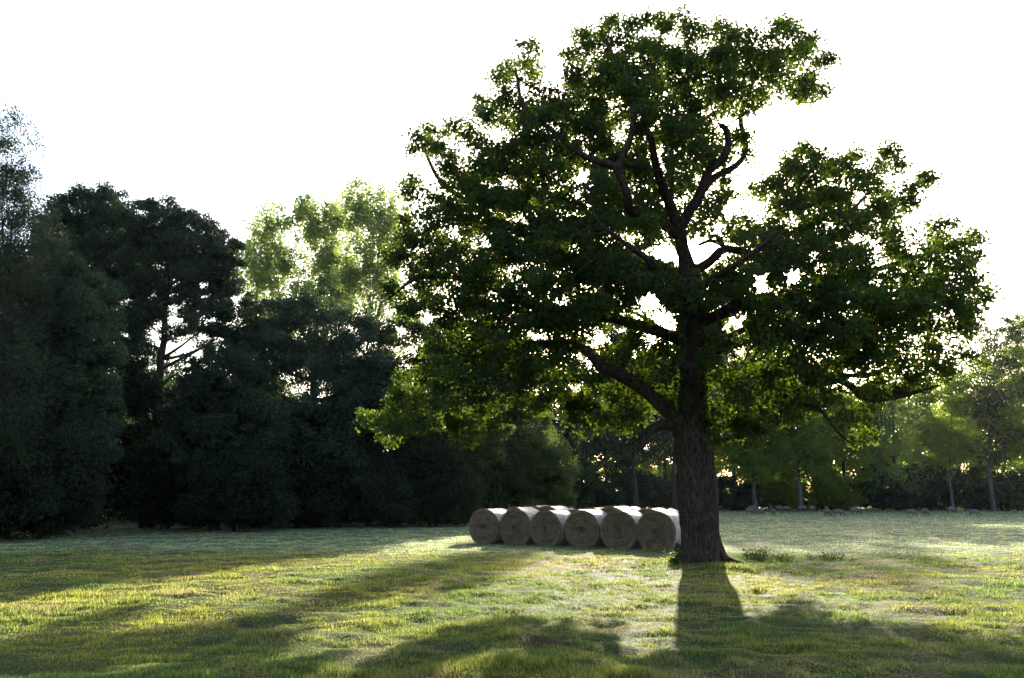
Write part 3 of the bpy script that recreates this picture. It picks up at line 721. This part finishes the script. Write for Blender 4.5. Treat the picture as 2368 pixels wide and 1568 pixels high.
wood_tree('broadleaf_tree', 1470, 72, [(1430, 900, 75, 75), (1432, 770, 30, 75, 0, 1.6), (1480, 880, 75, 70), (1410, 990, 80, 80), (1490, 980, 80, 80)], 13230, .24, 'dark_leaf', 'dark_bark',
          'dark tree close behind the fourth and fifth front bales, under the oak boughs', group=GR, per=60, clump=.2, seed=61, trunk_r=.25, trunk_top=9)
wood_tree('broadleaf_tree', 1560, 74, [(1545, 900, 70, 80), (1590, 930, 60, 70), (1550, 1000, 75, 80)], 6804, .24, 'dark_leaf', 'dark_bark',
          'dark tree close behind the oak trunk and the bale nearest it', group=GR, per=60, clump=.2, seed=62, trunk_r=.25, trunk_top=9)
wood_tree('broadleaf_tree', 1635, 103, [(1635, 770, 60, 75), (1640, 820, 70, 65), (1600, 860, 70, 80), (1640, 950, 80, 90)], 6804, .36, 'belt_leaf', 'dark_bark',
          'tall tree mostly hidden behind the oak trunk', group=GR, per=60, clump=.2, seed=63, trunk_r=.3)
wood_tree('broadleaf_tree', 1790, 103, [(1780, 830, 75, 65), (1820, 870, 70, 80), (1760, 920, 80, 80), (1830, 960, 80, 80)], 8977, .36, 'belt_leaf', 'dark_bark',
          'tall tree behind the low right bough of the oak', group=GR, per=60, clump=.2, seed=64, trunk_r=.3)
wood_tree('broadleaf_tree', 1890, 104, [(1875, 925, 60, 45), (1930, 955, 55, 50), (1890, 990, 75, 60)], 6804, .34, 'belt_leaf', 'dark_bark',
          'tree beyond the flock, left of the greyish green tree', group=GR, per=60, clump=.2, seed=65, trunk_r=.3)
for q, (u, Y, hh, ww_, lab, mt) in enumerate([
        (1690, 96, 75, 70, 'dark shrub at the field edge right of the oak trunk', 'dark_leaf'),
        (1800, 97, 70, 60, 'green shrub between the two grey trunks at the far edge', 'belt_leaf'),
        (1915, 97, 90, 70, 'sunlit green shrub behind the middle sheep', 'belt_leaf'),
        (2040, 97, 110, 80, 'dense dark shrub behind the sheep under the light green tree', 'dark_leaf'),
        (2140, 96, 110, 70, 'dark shrub left of the leaning pale trunk', 'dark_leaf'),
        (2250, 97, 100, 70, 'dark shrub between the two birches at far right', 'dark_leaf'),
        (2350, 93, 90, 70, 'dark shrub right of the tall hazy birch', 'dark_leaf'),
        (1350, 86, 100, 70, 'dark shrub above the third front hay bale', 'dark_leaf'),
        (1450, 92, 90, 80, 'dark shrub above the fifth front hay bale', 'dark_leaf'),
        (1545, 94, 80, 70, 'dark shrub behind the oak trunk left side', 'dark_leaf')]):
    wood_tree('field_shrub', u, Y, [(u, 1180 - hh * .5, ww_, hh * .55), (u + 25, 1180 - hh * .25, ww_ * .9, hh * .35)], 8000, .28, mt, 'dark_bark', lab, 'bush',
              'shrubs along the far edge of the field', seed=70 + q, trunk_r=.1, nlimb=5)

# the depth of the wood behind the edge trees
def woodland(name, spans, n, leaf, seed, label, mat='dark_leaf'):
    r = np.random.default_rng(seed); cen = []; n = int(n * 2.4)
    for (u0, u1, Y0, Y1, ztop, share) in spans:
        k = int(n * share); ncl = max(10, k // 90)
        Yc = r.uniform(Y0, Y1, ncl); uc = r.uniform(u0, u1, ncl)
        x = (uc - CX) / FPX * Yc; zt = ztop * (.75 + .4 * vn(x * .25, Yc * .25, seed))
        z = zt * r.random(ncl) ** .9
        c_ = np.repeat(np.stack([x, Yc, z], -1), k // ncl, 0)
        c_ = c_ + norm(r.normal(size=c_.shape)) * r.random((len(c_), 1)) ** .5 * np.array([1.3, 1.3, .9])
        cen.append(c_)
    cen = np.concatenate(cen); cen = cen[cen[:, 2] > .05]
    V, Fq, nf = leaf_mesh(cen, leaf * r.uniform(.7, 1.3, len(cen)), .3, .6, False, r, .1)
    o = mk(name, V, Fq, M[mat], attrs={'tint': ('FACE', r.random(len(cen)))})
    return tag(o, label, 'woodland', kind='stuff')
woodland('woodland', [(-250, 230, 40, 52, 10, .22), (330, 1170, 52, 66, 9.5, .42), (-250, 420, 55, 70, 10.5, .36)], 230000, .24, 90,
         'mass of dark woodland leaves filling the depth of the left wood')
woodland('woodland', [(1180, 1420, 100, 125, 13, .14), (1420, 1580, 102, 122, 18.5, .18), (1580, 1830, 104, 125, 21.5, .3), (1830, 2260, 103, 122, 14.5, .34), (2260, 2600, 98, 125, 20, .2)], 85000, .42, 91,
         'mass of woodland leaves beyond the far edge of the field', 'belt_leaf')

# ------------------------------------------------------------------ hay bales
def bale_mats():
    m, nt, out, N = newmat('bale_net_wrap'); L = nt.links.new
    tc = N('ShaderNodeTexCoord')
    n1 = N('ShaderNodeTexNoise'); n1.inputs['Scale'].default_value = 5; n1.inputs['Detail'].default_value = 7
    mp = N('ShaderNodeMapping'); mp.inputs['Scale'].default_value = (14, 60, 14)
    n2 = N('ShaderNodeTexNoise'); n2.inputs['Scale'].default_value = 3; n2.inputs['Detail'].default_value = 4
    L(tc.outputs['Object'], n1.inputs['Vector']); L(tc.outputs['Object'], mp.inputs[0]); L(mp.outputs[0], n2.inputs['Vector'])
    a = N('ShaderNodeMath', operation='MULTIPLY_ADD'); L(n1.outputs['Fac'], a.inputs[0]); a.inputs[1].default_value = .9
    b = N('ShaderNodeMath', operation='MULTIPLY'); L(n2.outputs['Fac'], b.inputs[0]); b.inputs[1].default_value = .55
    L(b.outputs[0], a.inputs[2])
    cr = N('ShaderNodeValToRGB'); e = cr.color_ramp.elements
    e[0].position = .52; e[0].color = (.12, .095, .065, 1); e[1].position = .8; e[1].color = (.37, .35, .365, 1)
    L(a.outputs[0], cr.inputs[0])
    p = N('ShaderNodeBsdfPrincipled'); p.inputs['Roughness'].default_value = .6; p.inputs['Specular IOR Level'].default_value = .3
    L(cr.outputs[0], p.inputs['Base Color'])
    bm_ = N('ShaderNodeBump'); bm_.inputs['Strength'].default_value = .5; bm_.inputs['Distance'].default_value = .02
    L(n2.outputs['Fac'], bm_.inputs['Height']); L(bm_.outputs[0], p.inputs['Normal']); L(p.outputs[0], out.inputs[0])
    m2, nt, out, N = newmat('bale_hay'); L = nt.links.new
    tc = N('ShaderNodeTexCoord'); mp = N('ShaderNodeMapping')
    g = N('ShaderNodeTexNoise'); g.inputs['Scale'].default_value = 42; g.inputs['Detail'].default_value = 6
    L(tc.outputs['Object'], g.inputs['Vector'])
    at_ = N('ShaderNodeAttribute', attribute_name='tint')
    a = N('ShaderNodeMath', operation='MULTIPLY_ADD'); a.inputs[1].default_value = .55
    L(g.outputs['Fac'], a.inputs[0])
    b = N('ShaderNodeMath', operation='MULTIPLY'); b.inputs[1].default_value = .55; L(at_.outputs['Fac'], b.inputs[0]); L(b.outputs[0], a.inputs[2])
    cr = N('ShaderNodeValToRGB'); e = cr.color_ramp.elements
    e[0].position = .25; e[0].color = (.040, .030, .022, 1); e[1].position = .8; e[1].color = (.215, .158, .105, 1)
    L(a.outputs[0], cr.inputs[0])
    p = N('ShaderNodeBsdfPrincipled'); p.inputs['Roughness'].default_value = .9; p.inputs['Specular IOR Level'].default_value = .1
    L(cr.outputs[0], p.inputs['Base Color'])
    bm_ = N('ShaderNodeBump'); bm_.inputs['Strength'].default_value = .9; bm_.inputs['Distance'].default_value = .03
    L(g.outputs['Fac'], bm_.inputs['Height']); L(bm_.outputs[0], p.inputs['Normal']); L(p.outputs[0], out.inputs[0])
    return m, m2
M['net'], M['hay'] = bale_mats()

def bale_meshes(seed):
    """a round bale lying on its side: axis along local y, resting on z = 0"""
    r = np.random.default_rng(seed)
    R0, LEN = .635 * r.uniform(.965, 1.03), 1.2
    def prof(a, y):
        rr = R0 * (1 + .018 * (vn(np.cos(a) * 2 + 9, np.sin(a) * 2 + y * 2, seed) - .5) + .012 * (vn(a * 5, y * 9, seed + 1) - .5))
        x = np.cos(a) * rr * 1.015; z = np.sin(a) * rr
        z = np.where(z < -.9 * R0, -.9 * R0 + (z + .9 * R0) * .35, z)      # the flat it settles on
        return x, z
    a = np.linspace(0, 2 * np.pi, 96, endpoint=False)
    ysn = np.linspace(-LEN / 2 + .05, LEN / 2 - .05, 26)
    A, Yg = np.meshgrid(a, ysn); x, z = prof(A, Yg)
    zoff = .9 * R0 + .035 * R0
    V = np.stack([x, Yg, z + zoff], -1).reshape(-1, 3)
    n = len(ysn); i, j = np.meshgrid(np.arange(n - 1), np.arange(96), indexing='ij'); k = (j + 1) % 96
    F = np.stack([i * 96 + j, i * 96 + k, (i + 1) * 96 + k, (i + 1) * 96 + j], -1).reshape(-1, 4)
    side = (V, F)
    ends = []
    for sgn in (-1, 1):
        rad = np.concatenate([np.linspace(.015, .97, 52), [.99, 1.008, 1.012, 1.008]])
        yo = np.zeros(len(rad)); yo[-4:] = [.004, .02, .04, .065]
        Rr, A = np.meshgrid(rad, a, indexing='ij')
        x, z = prof(A, np.full_like(A, sgn * .5))
        bl = np.clip((Rr - .9) / .08, 0, 1)
        zc = np.where(np.sin(A) < -.9, -.9 + (np.sin(A) + .9) * .35, np.sin(A))
        x = x * bl + np.cos(A) * R0 * 1.015 * (1 - bl); z = z * bl + zc * R0 * (1 - bl)
        xf, zf = x * Rr, z * Rr
        sw = Rr * 5.5 + A / (2 * np.pi) + 1.1 * fbm(xf * 1.7 + 4, zf * 1.7, seed + 5, 2)
        ringp = np.abs((sw % 1) - .5) * 2
        dep = .012 * (ringp - .5) + .07 * (vn(xf * 9, zf * 9, seed + 7) - .5) - .05 * np.exp(-(Rr / .12) ** 2)
        dep = dep * (yo[:, None] < .01) - yo[:, None]
        x0, z0 = x, z
        V = np.stack([x0 * Rr, sgn * (LEN / 2 + dep), z * Rr + zoff], -1).reshape(-1, 3)
        n = len(rad); i, j = np.meshgrid(np.arange(n - 1), np.arange(96), indexing='ij'); k = (j + 1) % 96
        F = np.stack([i * 96 + j, i * 96 + k, (i + 1) * 96 + k, (i + 1) * 96 + j], -1).reshape(-1, 4)
        cap = np.arange(96).reshape(1, 96)
        tn = .3 + .32 * ringp * (.2 + 1.2 * fbm(xf * 2.2 + 7, zf * 2.2, seed + 3, 2)) + .5 * (fbm(xf * 5, zf * 5, seed + 9, 3) - .5) - .25 * np.exp(-(Rr / .2) ** 2) + .15 * (Rr > .88)
        tn = tn.reshape(-1)
        # loose straw standing out of the face and rim
        m = 900
        aa = r.random(m) * 2 * np.pi; q = np.where(r.random(m) < .45, 1.0, np.sqrt(r.random(m)))
        sx, sz = prof(aa, np.full(m, .5)); c_ = np.stack([sx * q, np.full(m, sgn * (LEN / 2 - .01)) - sgn * .05 * (q > .99) * r.random(m), sz * q + zoff], -1)
        dr = np.stack([np.cos(aa) * (q > .99) + r.normal(size=m) * .6, sgn * (.35 + r.random(m) * .5), np.sin(aa) * (q > .99) + r.normal(size=m) * .6], -1)
        tg = norm(np.cross(dr, r.normal(size=(m, 3)))) * .006
        tip = c_ + norm(dr) * r.uniform(.025, .085, m)[:, None]
        SV = np.stack([c_ - tg, c_ + tg, tip], 1).reshape(-1, 3)
        SV[:, 2] = np.maximum(SV[:, 2], .01)
        SF = np.arange(3 * m).reshape(-1, 3) + len(V)
        ends.append((np.concatenate([V, SV]), [F, cap, SF], np.concatenate([tn, np.full(3 * m, .75)])))
    return side, ends

def new_bale(p, rz, label, group, seed):
    root = empty('round_bale', (p[0], p[1], height(p[0], p[1]) - .03), label, 'hay bale', group, rz)
    side, ends = bale_meshes(seed)
    o = mk('wrapped_side', side[0], side[1], M['net'], smooth=True); o.parent = root
    for V, F, tn in ends:
        e = mk('end_face', V, F, M['hay'], attrs={'tint': ('POINT', tn)}, smooth=True); e.parent = root
    return root

def dup(root, loc, rz, label, group=None):
    c = root.copy(); COL.objects.link(c); c.location = loc; c.rotation_euler = (0, 0, rz)
    c['label'] = label
    if group: c['group'] = group
    for ch in root.children:
        d = ch.copy(); COL.objects.link(d); d.parent = c
    return c

B1 = gnd(1116, 1256); B6 = gnd(1518, 1272.5)
rowd = (B6 - B1)[:2]; spacing = np.linalg.norm(rowd) / 5; rowd = rowd / np.linalg.norm(rowd)
axis = np.array([-rowd[1], rowd[0]])            # away from the camera
RZ = math.atan2(-axis[0], axis[1])
print('bale spacing', spacing, 'axis deg', math.degrees(-RZ), B1, B6)
gF1 = 'round hay bales in the front row'; gF2 = 'round hay bales in the rows behind'
ordn = ['first bale of the front row, at the end nearest the dark wood', 'second front bale from the wood end, wrapped in pale net', 'third front bale from the wood end, with a dark hollow at its spiral centre',
        'fourth front bale from the wood end, left of the middle of the row', 'fifth front bale, second from the oak trunk, with clear concentric rings', 'largest looking front bale, its right side hidden by the oak trunk']
ordn[3] = 'fourth front bale from the wood end, third from the oak trunk'
protos = []
for q in range(6):
    c_ = np.array(B1[:2]) + rowd * spacing * q + axis * (.6 + .06 * math.sin(q * 2.3)) 
    rz = RZ + .04 * math.sin(q * 1.7 + 1)
    if q < 3:
        b = new_bale(c_, rz, ordn[q], gF1, 200 + q); protos.append(b)
    else:
        s = protos[(q * 2) % 3]
        b = dup(s, (c_[0], c_[1], height(c_[0], c_[1]) - .03), rz, ordn[q], gF1)
        b.scale = (1 + .03 * math.sin(q * 5), 1, 1 + .035 * math.sin(q * 3.3))
names2 = ['first', 'second', 'third', 'fourth', 'fifth', 'sixth']
for row, (dist, shift, cnt, zs) in enumerate([(2.02, .35, 6, 1.0), (3.4, .1, 6, 1.0)]):
    for q in range(cnt - 1):
        c_ = np.array(B1[:2]) + rowd * (spacing * q + shift + .1 * math.sin(q * 3.1 + row)) + axis * (dist + .08 * math.sin(q * 1.9 + row * 2))
        lab = 'bale of the %s row, its top showing above the %s front bale' % (['middle', 'rearmost'][row], names2[q])
        b = dup(protos[(q + row) % 3], (c_[0], c_[1], height(c_[0], c_[1]) - .03), RZ + .05 * math.sin(q * 2.1 + row), lab, gF2)
        b.scale = (1.0, 1.0, 1.05 + .03 * math.sin(q * 2.7 + row))

r = np.random.default_rng(515); n = 9000
t_ = r.uniform(-1.2, 7.6, n); q_ = r.normal(size=n) * .45 - .15 + (r.random(n) < .15) * r.normal(size=n) * .6
hp = B1[None, :2] + rowd[None] * t_[:, None] + axis[None] * q_[:, None]
hp[:1800] = (gnd(1085, 1262)[:2])[None] + r.normal(size=(1800, 2)) * np.array([.5, .35])
hb = np.stack([hp[:, 0], hp[:, 1], height(hp[:, 0], hp[:, 1]) + .012 + .05 * r.random(n) ** 2], -1)
an_ = r.random(n) * 6.283; dr = np.stack([np.cos(an_), np.sin(an_), r.normal(size=n) * .25], -1) * r.uniform(.04, .12, n)[:, None]
tg = np.stack([-np.sin(an_), np.cos(an_), np.zeros(n)], -1) * .004
hv = np.stack([hb - tg, hb + tg, hb + dr], 1).reshape(-1, 3); hv[:, 2] = np.maximum(hv[:, 2], np.repeat(hb[:, 2], 3) - .01)
o = mk('loose_hay', hv, np.arange(3 * n).reshape(-1, 3), M['grass'], attrs={'col': ('FACE', np.array([.12, .098, .062]) * r.uniform(.6, 1.3, (n, 1)))})
tag(o, 'loose hay wisps scattered on the grass in front of the bale row', 'hay', kind='stuff')

# ------------------------------------------------------------------ sheep
def wool_mats():
    m, nt, out, N = newmat('sheep_wool'); L = nt.links.new
    n = N('ShaderNodeTexNoise'); n.inputs['Scale'].default_value = 18; n.inputs['Detail'].default_value = 5
    tc = N('ShaderNodeTexCoord'); L(tc.outputs['Object'], n.inputs['Vector'])
    cr = N('ShaderNodeValToRGB'); e = cr.color_ramp.elements
    e[0].position = .3; e[0].color = (.085, .07, .058, 1); e[1].position = .75; e[1].color = (.20, .175, .15, 1)
    L(n.outputs['Fac'], cr.inputs[0])
    p = N('ShaderNodeBsdfPrincipled'); p.inputs['Roughness'].default_value = .95; p.inputs['Specular IOR Level'].default_value = .05
    b = N('ShaderNodeBump'); b.inputs['Strength'].default_value = .8; b.inputs['Distance'].default_value = .04
    L(n.outputs['Fac'], b.inputs['Height']); L(b.outputs[0], p.inputs['Normal']); L(cr.outputs[0], p.inputs['Base Color']); L(p.outputs[0], out.inputs[0])
    m2, nt, out, N = newmat('sheep_skin'); L = nt.links.new
    n = N('ShaderNodeTexNoise'); n.inputs['Scale'].default_value = 9
    cr = N('ShaderNodeValToRGB'); cr.color_ramp.elements[0].color = (.05, .045, .04, 1); cr.color_ramp.elements[1].color = (.15, .13, .12, 1)
    L(n.outputs['Fac'], cr.inputs[0]); p = N('ShaderNodeBsdfPrincipled'); p.inputs['Roughness'].default_value = .8
    L(cr.outputs[0], p.inputs['Base Color']); L(p.outputs[0], out.inputs[0])
    return m, m2
M['wool'], M['skin'] = wool_mats()

def sheep_mesh(pose, seed):
    """a sheep facing local +x; the body is one continuous skinned surface"""
    bm = bmesh.new(); lay = bm.verts.layers.skin.verify()
    def v(p, r, root=False):
        q = bm.verts.new(p); q[lay].radius = (r, r); q[lay].use_root = root; return q
    def e(a, b): bm.edges.new((a, b))
    pel = v((-.36, 0, .56), .19, True); mid = v((-.05, 0, .545), .235); che = v((.26, 0, .55), .205)
    rump = v((-.50, 0, .55), .12); tail = v((-.56, 0, .40), .035)
    e(pel, mid); e(mid, che); e(pel, rump); e(rump, tail)
    if pose == 'graze':
        nk = v((.46, 0, .48), .12); nk2 = v((.58, 0, .30), .085); hd = v((.64, 0, .17), .075); mz = v((.70, 0, .06), .045); ear = (.60, .24)
    elif pose == 'up':
        nk = v((.42, 0, .68), .12); nk2 = v((.50, 0, .80), .09); hd = v((.58, 0, .88), .08); mz = v((.72, 0, .81), .05); ear = (.54, .93)
    else:   # half lowered
        nk = v((.46, 0, .55), .12); nk2 = v((.60, .05, .46), .09); hd = v((.68, .08, .40), .078); mz = v((.78, .10, .29), .048); ear = (.64, .45)
    e(che, nk); e(nk, nk2); e(nk2, hd); e(hd, mz)
    for s in (-1, 1):
        ea = v((ear[0], s * .13, ear[1]), .022); e(nk2, ea)
    for s, dx in ((-1, .04), (1, -.05)):
        a = v((.27, s * .12, .38), .085); b = v((.28 + dx, s * .125, .22), .042); c_ = v((.27 + dx, s * .125, .09), .03); f = v((.29 + dx, s * .125, .015), .036)
        e(che, a); e(a, b); e(b, c_); e(c_, f)
        a = v((-.38, s * .12, .38), .10); b = v((-.36 - dx, s * .125, .27), .05); h = v((-.44 - dx, s * .125, .19), .033); c_ = v((-.42 - dx, s * .125, .08), .028); f = v((-.40 - dx, s * .125, .015), .036)
        e(pel, a); e(a, b); e(b, h); e(h, c_); e(c_, f)
    me = bpy.data.meshes.new('t'); bm.to_mesh(me); bm.free()
    o = bpy.data.objects.new('t', me); COL.objects.link(o)
    sk = o.modifiers.new('s', 'SKIN'); sk.use_smooth_shade = True
    sb = o.modifiers.new('b', 'SUBSURF'); sb.levels = 2; sb.render_levels = 2
    dg = bpy.context.evaluated_depsgraph_get()
    res = bpy.data.meshes.new_from_object(o.evaluated_get(dg)); res.name = 'sheep'
    bpy.data.objects.remove(o); bpy.data.meshes.remove(me)
    res.materials.clear(); res.materials.append(M['wool']); res.materials.append(M['skin'])
    r = np.random.default_rng(seed)
    for q in res.vertices:
        x, y, z = q.co
        if z > .33 and x < .44:
            k = 1 + .10 * (float(vn(x * 14 + y * 9, z * 14 + 5, seed)) - .5)
            q.co.x *= k; q.co.y *= k; q.co.z = .5 + (z - .5) * k
    hx = {'graze': .52, 'up': .47, 'half': .56}[pose]
    for p in res.polygons:
        c_ = p.center
        p.material_index = 1 if (c_[2] < .31 and abs(c_[1]) > .05 and c_[0] < .45) or c_[0] > hx else 0
        p.use_smooth = True
    return res
SM = {k: sheep_mesh(k, 300 + i) for i, k in enumerate(('graze', 'up', 'half'))}
s5 = lambda x, y: (1647 + x * .1464, 1144.2 + y * .1464)
s6 = lambda x, y: (1993.8 + x * .1577, 1144.2 + y * .1577)
FL = 'sheep grazing at the far side of the field'
SHEEP = [
    (s5(590, 316), 'graze', 0, 1.0, 'pale sheep grazing in profile, closest to the oak trunk on its right'),
    (s5(745, 322), 'graze', 215, 1.0, 'sheep with head down to the left, second along from the oak trunk'),
    (s5(966, 326), 'graze', 265, .95, 'small sheep grazing head on, third along from the oak trunk'),
    (s5(632, 268), 'half', 160, 1.05, 'sheep partly behind the grazing one nearest the oak trunk'),
    (s5(925, 262), 'up', 250, 1.0, 'brownish sheep behind the small head on sheep, near the hedge'),
    (s5(1060, 262), 'half', 200, 1.0, 'dim sheep in hedge shade left of the grey tree trunk, facing left'),
    (s5(1175, 262), 'graze', 10, 1.0, 'grey sheep grazing in hedge shade just left of the grey tree trunk'),
    (s5(1418, 262), 'graze', 175, 1.15, 'brown sheep in hedge shade at the foot of the grey tree trunk'),
    (s5(1575, 262), 'half', 20, 1.1, 'dim sheep in hedge shade just right of the grey tree trunk'),
    (s5(1812, 280), 'up', 95, .9, 'sheep hidden behind another one grazing head on'),
    (s5(1825, 346), 'graze', 290, 1.0, 'sheep grazing toward the camera with another right behind it'),
    (s5(1990, 345), 'graze', 345, 1.05, 'pale sheep stretching its neck down to the right in front of the sunlit hedge'),
    (s5(2265, 312), 'graze', 355, 1.15, 'large sheep grazing to the right below the sunlit hedge'),
    (s6(715, 322), 'graze', 350, 1.05, 'sheep grazing in profile just above the long sunlit strip'),
    (s6(925, 310), 'graze', 275, 1.1, 'sheep grazing head on, left of the white post'),
    (s6(1310, 275), 'graze', 5, 1.15, 'dim sheep in the shade right of the white post'),
    (s6(1645, 322), 'graze', 320, 1.05, 'rightmost sheep of the flock, grazing down to the right'),
    ((1532, 1192), 'up', 265, 1.0, 'sheep whose pale head shows over the bales beside the oak'),
]
for (uv, pose, rz, sc, lab) in SHEEP:
    p = gnd(*uv)
    o = bpy.data.objects.new('sheep', SM[pose]); COL.objects.link(o)
    o.location = (p[0], p[1], height(p[0], p[1])); o.rotation_euler = (0, 0, math.radians(rz))
    o.scale = (sc * .72, sc * .74, sc * .84)
    tag(o, lab, 'sheep', FL)

# ------------------------------------------------------------------ posts, weeds, small things
def post_mat(name, c):
    m, nt, out, N = newmat(name); L = nt.links.new
    n = N('ShaderNodeTexNoise'); n.inputs['Scale'].default_value = 12
    cr = N('ShaderNodeValToRGB'); cr.color_ramp.elements[0].color = (*[q * .6 for q in c], 1); cr.color_ramp.elements[1].color = (*c, 1)
    L(n.outputs['Fac'], cr.inputs[0]); p = N('ShaderNodeBsdfPrincipled'); p.inputs['Roughness'].default_value = .8
    L(cr.outputs[0], p.inputs['Base Color']); L(p.outputs[0], out.inputs[0]); return m
M['white_post'] = post_mat('white_post', (.7, .7, .68)); M['wood_post'] = post_mat('wood_post', (.32, .20, .14))
for (u, v, hh, rr, mt, lab) in [(2178.6, 1181, 1.35, .07, 'white_post', 'short whitish post at the hedge in front of the leaning pale trunk'),
                                (2230, 1180, 2.4, .06, 'wood_post', 'thin brownish post left of the tall hazy birch'),
                                (2346, 1180, 3.2, .06, 'wood_post', 'thin brown pole at the far right field edge')]:
    p = gnd(u, v)
    P = np.array([[p[0], p[1], -.1], [p[0] + .02, p[1], hh * .5], [p[0] + .03, p[1], hh]]); P = smooth_path(P, .2, .02, 3)
    V, F = tube(P, np.full(len(P), rr), 10, 2, .1)
    capf = np.arange(len(V) - 10, len(V)).reshape(1, 10)
    o = mk('fence_post', V, [F, capf], M[mt], smooth=False); tag(o, lab, 'post', 'posts at the far field edge')

def weed(u, v, hgt, wid, n, leaf, label, seed, name='weed_clump', dyo=0.0):
    r = np.random.default_rng(seed)
    p = gnd(u, v); p[1] += dyo; p[2] = height(p[0], p[1])
    root = empty(name, tuple(p), label, 'weeds')
    st, cen = [], []
    for k in range(n):
        b = p + np.array([r.normal() * wid * .4, r.normal() * wid * .3, -.03]); t = b + np.array([r.normal() * .12, r.normal() * .12, hgt * r.uniform(.5, 1.05)])
        P = np.array([b, (b + t) / 2 + r.normal(size=3) * .02, t]); V, F = tube(P, [.006, .005, .003], 5)
        mk('stem', V, F, M['weed_leaf'], root, attrs={'tint': ('FACE', np.full(len(F), .5))})
        m = int(26 * np.linalg.norm(t - b) / .4)
        f = r.random(m) ** .8; q = b + (t - b) * f[:, None] + r.normal(size=(m, 3)) * np.array([.055, .055, .02]); cen.append(q)
    cen = np.concatenate(cen); cen[:, 2] = np.maximum(cen[:, 2], p[2] + .02)
    V, F, nf = leaf_mesh(cen, r.uniform(.6, 1.3, len(cen)) * leaf, .5, .6, True, r, .2)
    mk('foliage', V, F, M['weed_leaf'], root, attrs={'tint': ('FACE', np.repeat(r.random(len(cen)), nf))})
    return root
weed(1746, 1303, .36, .34, 20, .06, 'leafy nettle clump at the right root of the oak', 401)
weed(1805, 1297, .24, .5, 20, .05, 'lower spread of weeds right of the nettle clump', 402)
weed(1905, 1293, .22, .7, 22, .06, 'flat dark weed patch in the grass right of the oak weeds', 403)
weed(1558, 1312, .34, .2, 15, .06, 'ivy like sprouts against the left foot of the oak trunk', 404)

def stalks(u, v, hgt, n, label, seed, wid=.5):
    r = np.random.default_rng(seed); p = gnd(u, v); p[2] = height(p[0], p[1])
    root = empty('grass_tuft', tuple(p), label, 'grass tuft', 'tall seed grass near the oak')
    for k in range(n):
        b = p + np.array([r.normal() * wid, r.normal() * wid * .5, -.02]); t = b + np.array([r.normal() * .16, r.normal() * .16, hgt * r.uniform(.6, 1.1)])
        m = (b + t) / 2 + np.array([r.normal() * .03, 0, .05]); P = smooth_path([b, m, t], .08)
        h = smooth_path([t, t + (t - m) * .12 + np.array([.01, 0, 0]), t + (t - m) * .22 + np.array([.03, 0, -.02])], .03)
        P = np.concatenate([P[:-1], h])
        R2 = np.concatenate([np.linspace(.004, .002, len(P) - len(h)), .009 * np.sin(np.linspace(.3, 3.0, len(h))) + .002])
        V, F = tube(P, R2, 5)
        mk('stalk', V, F, M['grass'], root, attrs={'col': ('FACE', np.tile(np.array([.07, .075, .03]), (len(F), 1)))})
    return root
stalks(1502, 1302, .42, 16, 'tall seeding grass stalks in front of the bale nearest the oak', 410)
stalks(1415, 1296, .26, 7, 'sparse bent grass stalks in front of the fifth front bale', 411)
stalks(1769, 1290, 1.0, 1, 'single very tall thin stalk rising from the weeds beside the oak', 412, .05)

# small pale feather lying on the grass
p = gnd(1557, 1512); z = height(p[0], p[1]) + .035
fv, ff = [], []
for k in range(12):
    t = k / 11; x = -.06 + .12 * t; wv_ = .018 * math.sin(math.pi * min(1, t * .9 + .08))
    fv += [(p[0] + x, p[1] - wv_ + x * .4, z + .012 * math.sin(t * 3)), (p[0] + x, p[1] + x * .4, z + .006 + .012 * math.sin(t * 3)), (p[0] + x, p[1] + wv_ + x * .4, z + .012 * math.sin(t * 3))]
    if k:
        b = 3 * (k - 1); ff += [(b, b + 1, b + 4, b + 3), (b + 1, b + 2, b + 5, b + 4)]
o = mk('feather', np.array(fv), np.array(ff), M['white_post']); tag(o, 'small pale feather lying in the shaded foreground grass', 'feather')

# ------------------------------------------------------------------ haze
HZ = 0.00005
bm = bmesh.new(); bmesh.ops.create_cube(bm, size=1.0)
me = bpy.data.meshes.new('haze'); bm.to_mesh(me); bm.free()
hz = bpy.data.objects.new('haze', me); COL.objects.link(hz)
hz.scale = (420, 320, 42); hz.location = (0, 90, 19.5)
tag(hz, kind='stuff')
m, nt, out, N = newmat('haze_air'); v_ = N('ShaderNodeVolumePrincipled'); v_.inputs['Density'].default_value = HZ
v_.inputs['Color'].default_value = (.95, .97, 1, 1); v_.inputs['Anisotropy'].default_value = .55
nt.links.new(v_.outputs[0], out.inputs['Volume']); me.materials.append(m)
C.cycles.volume_bounces = 0
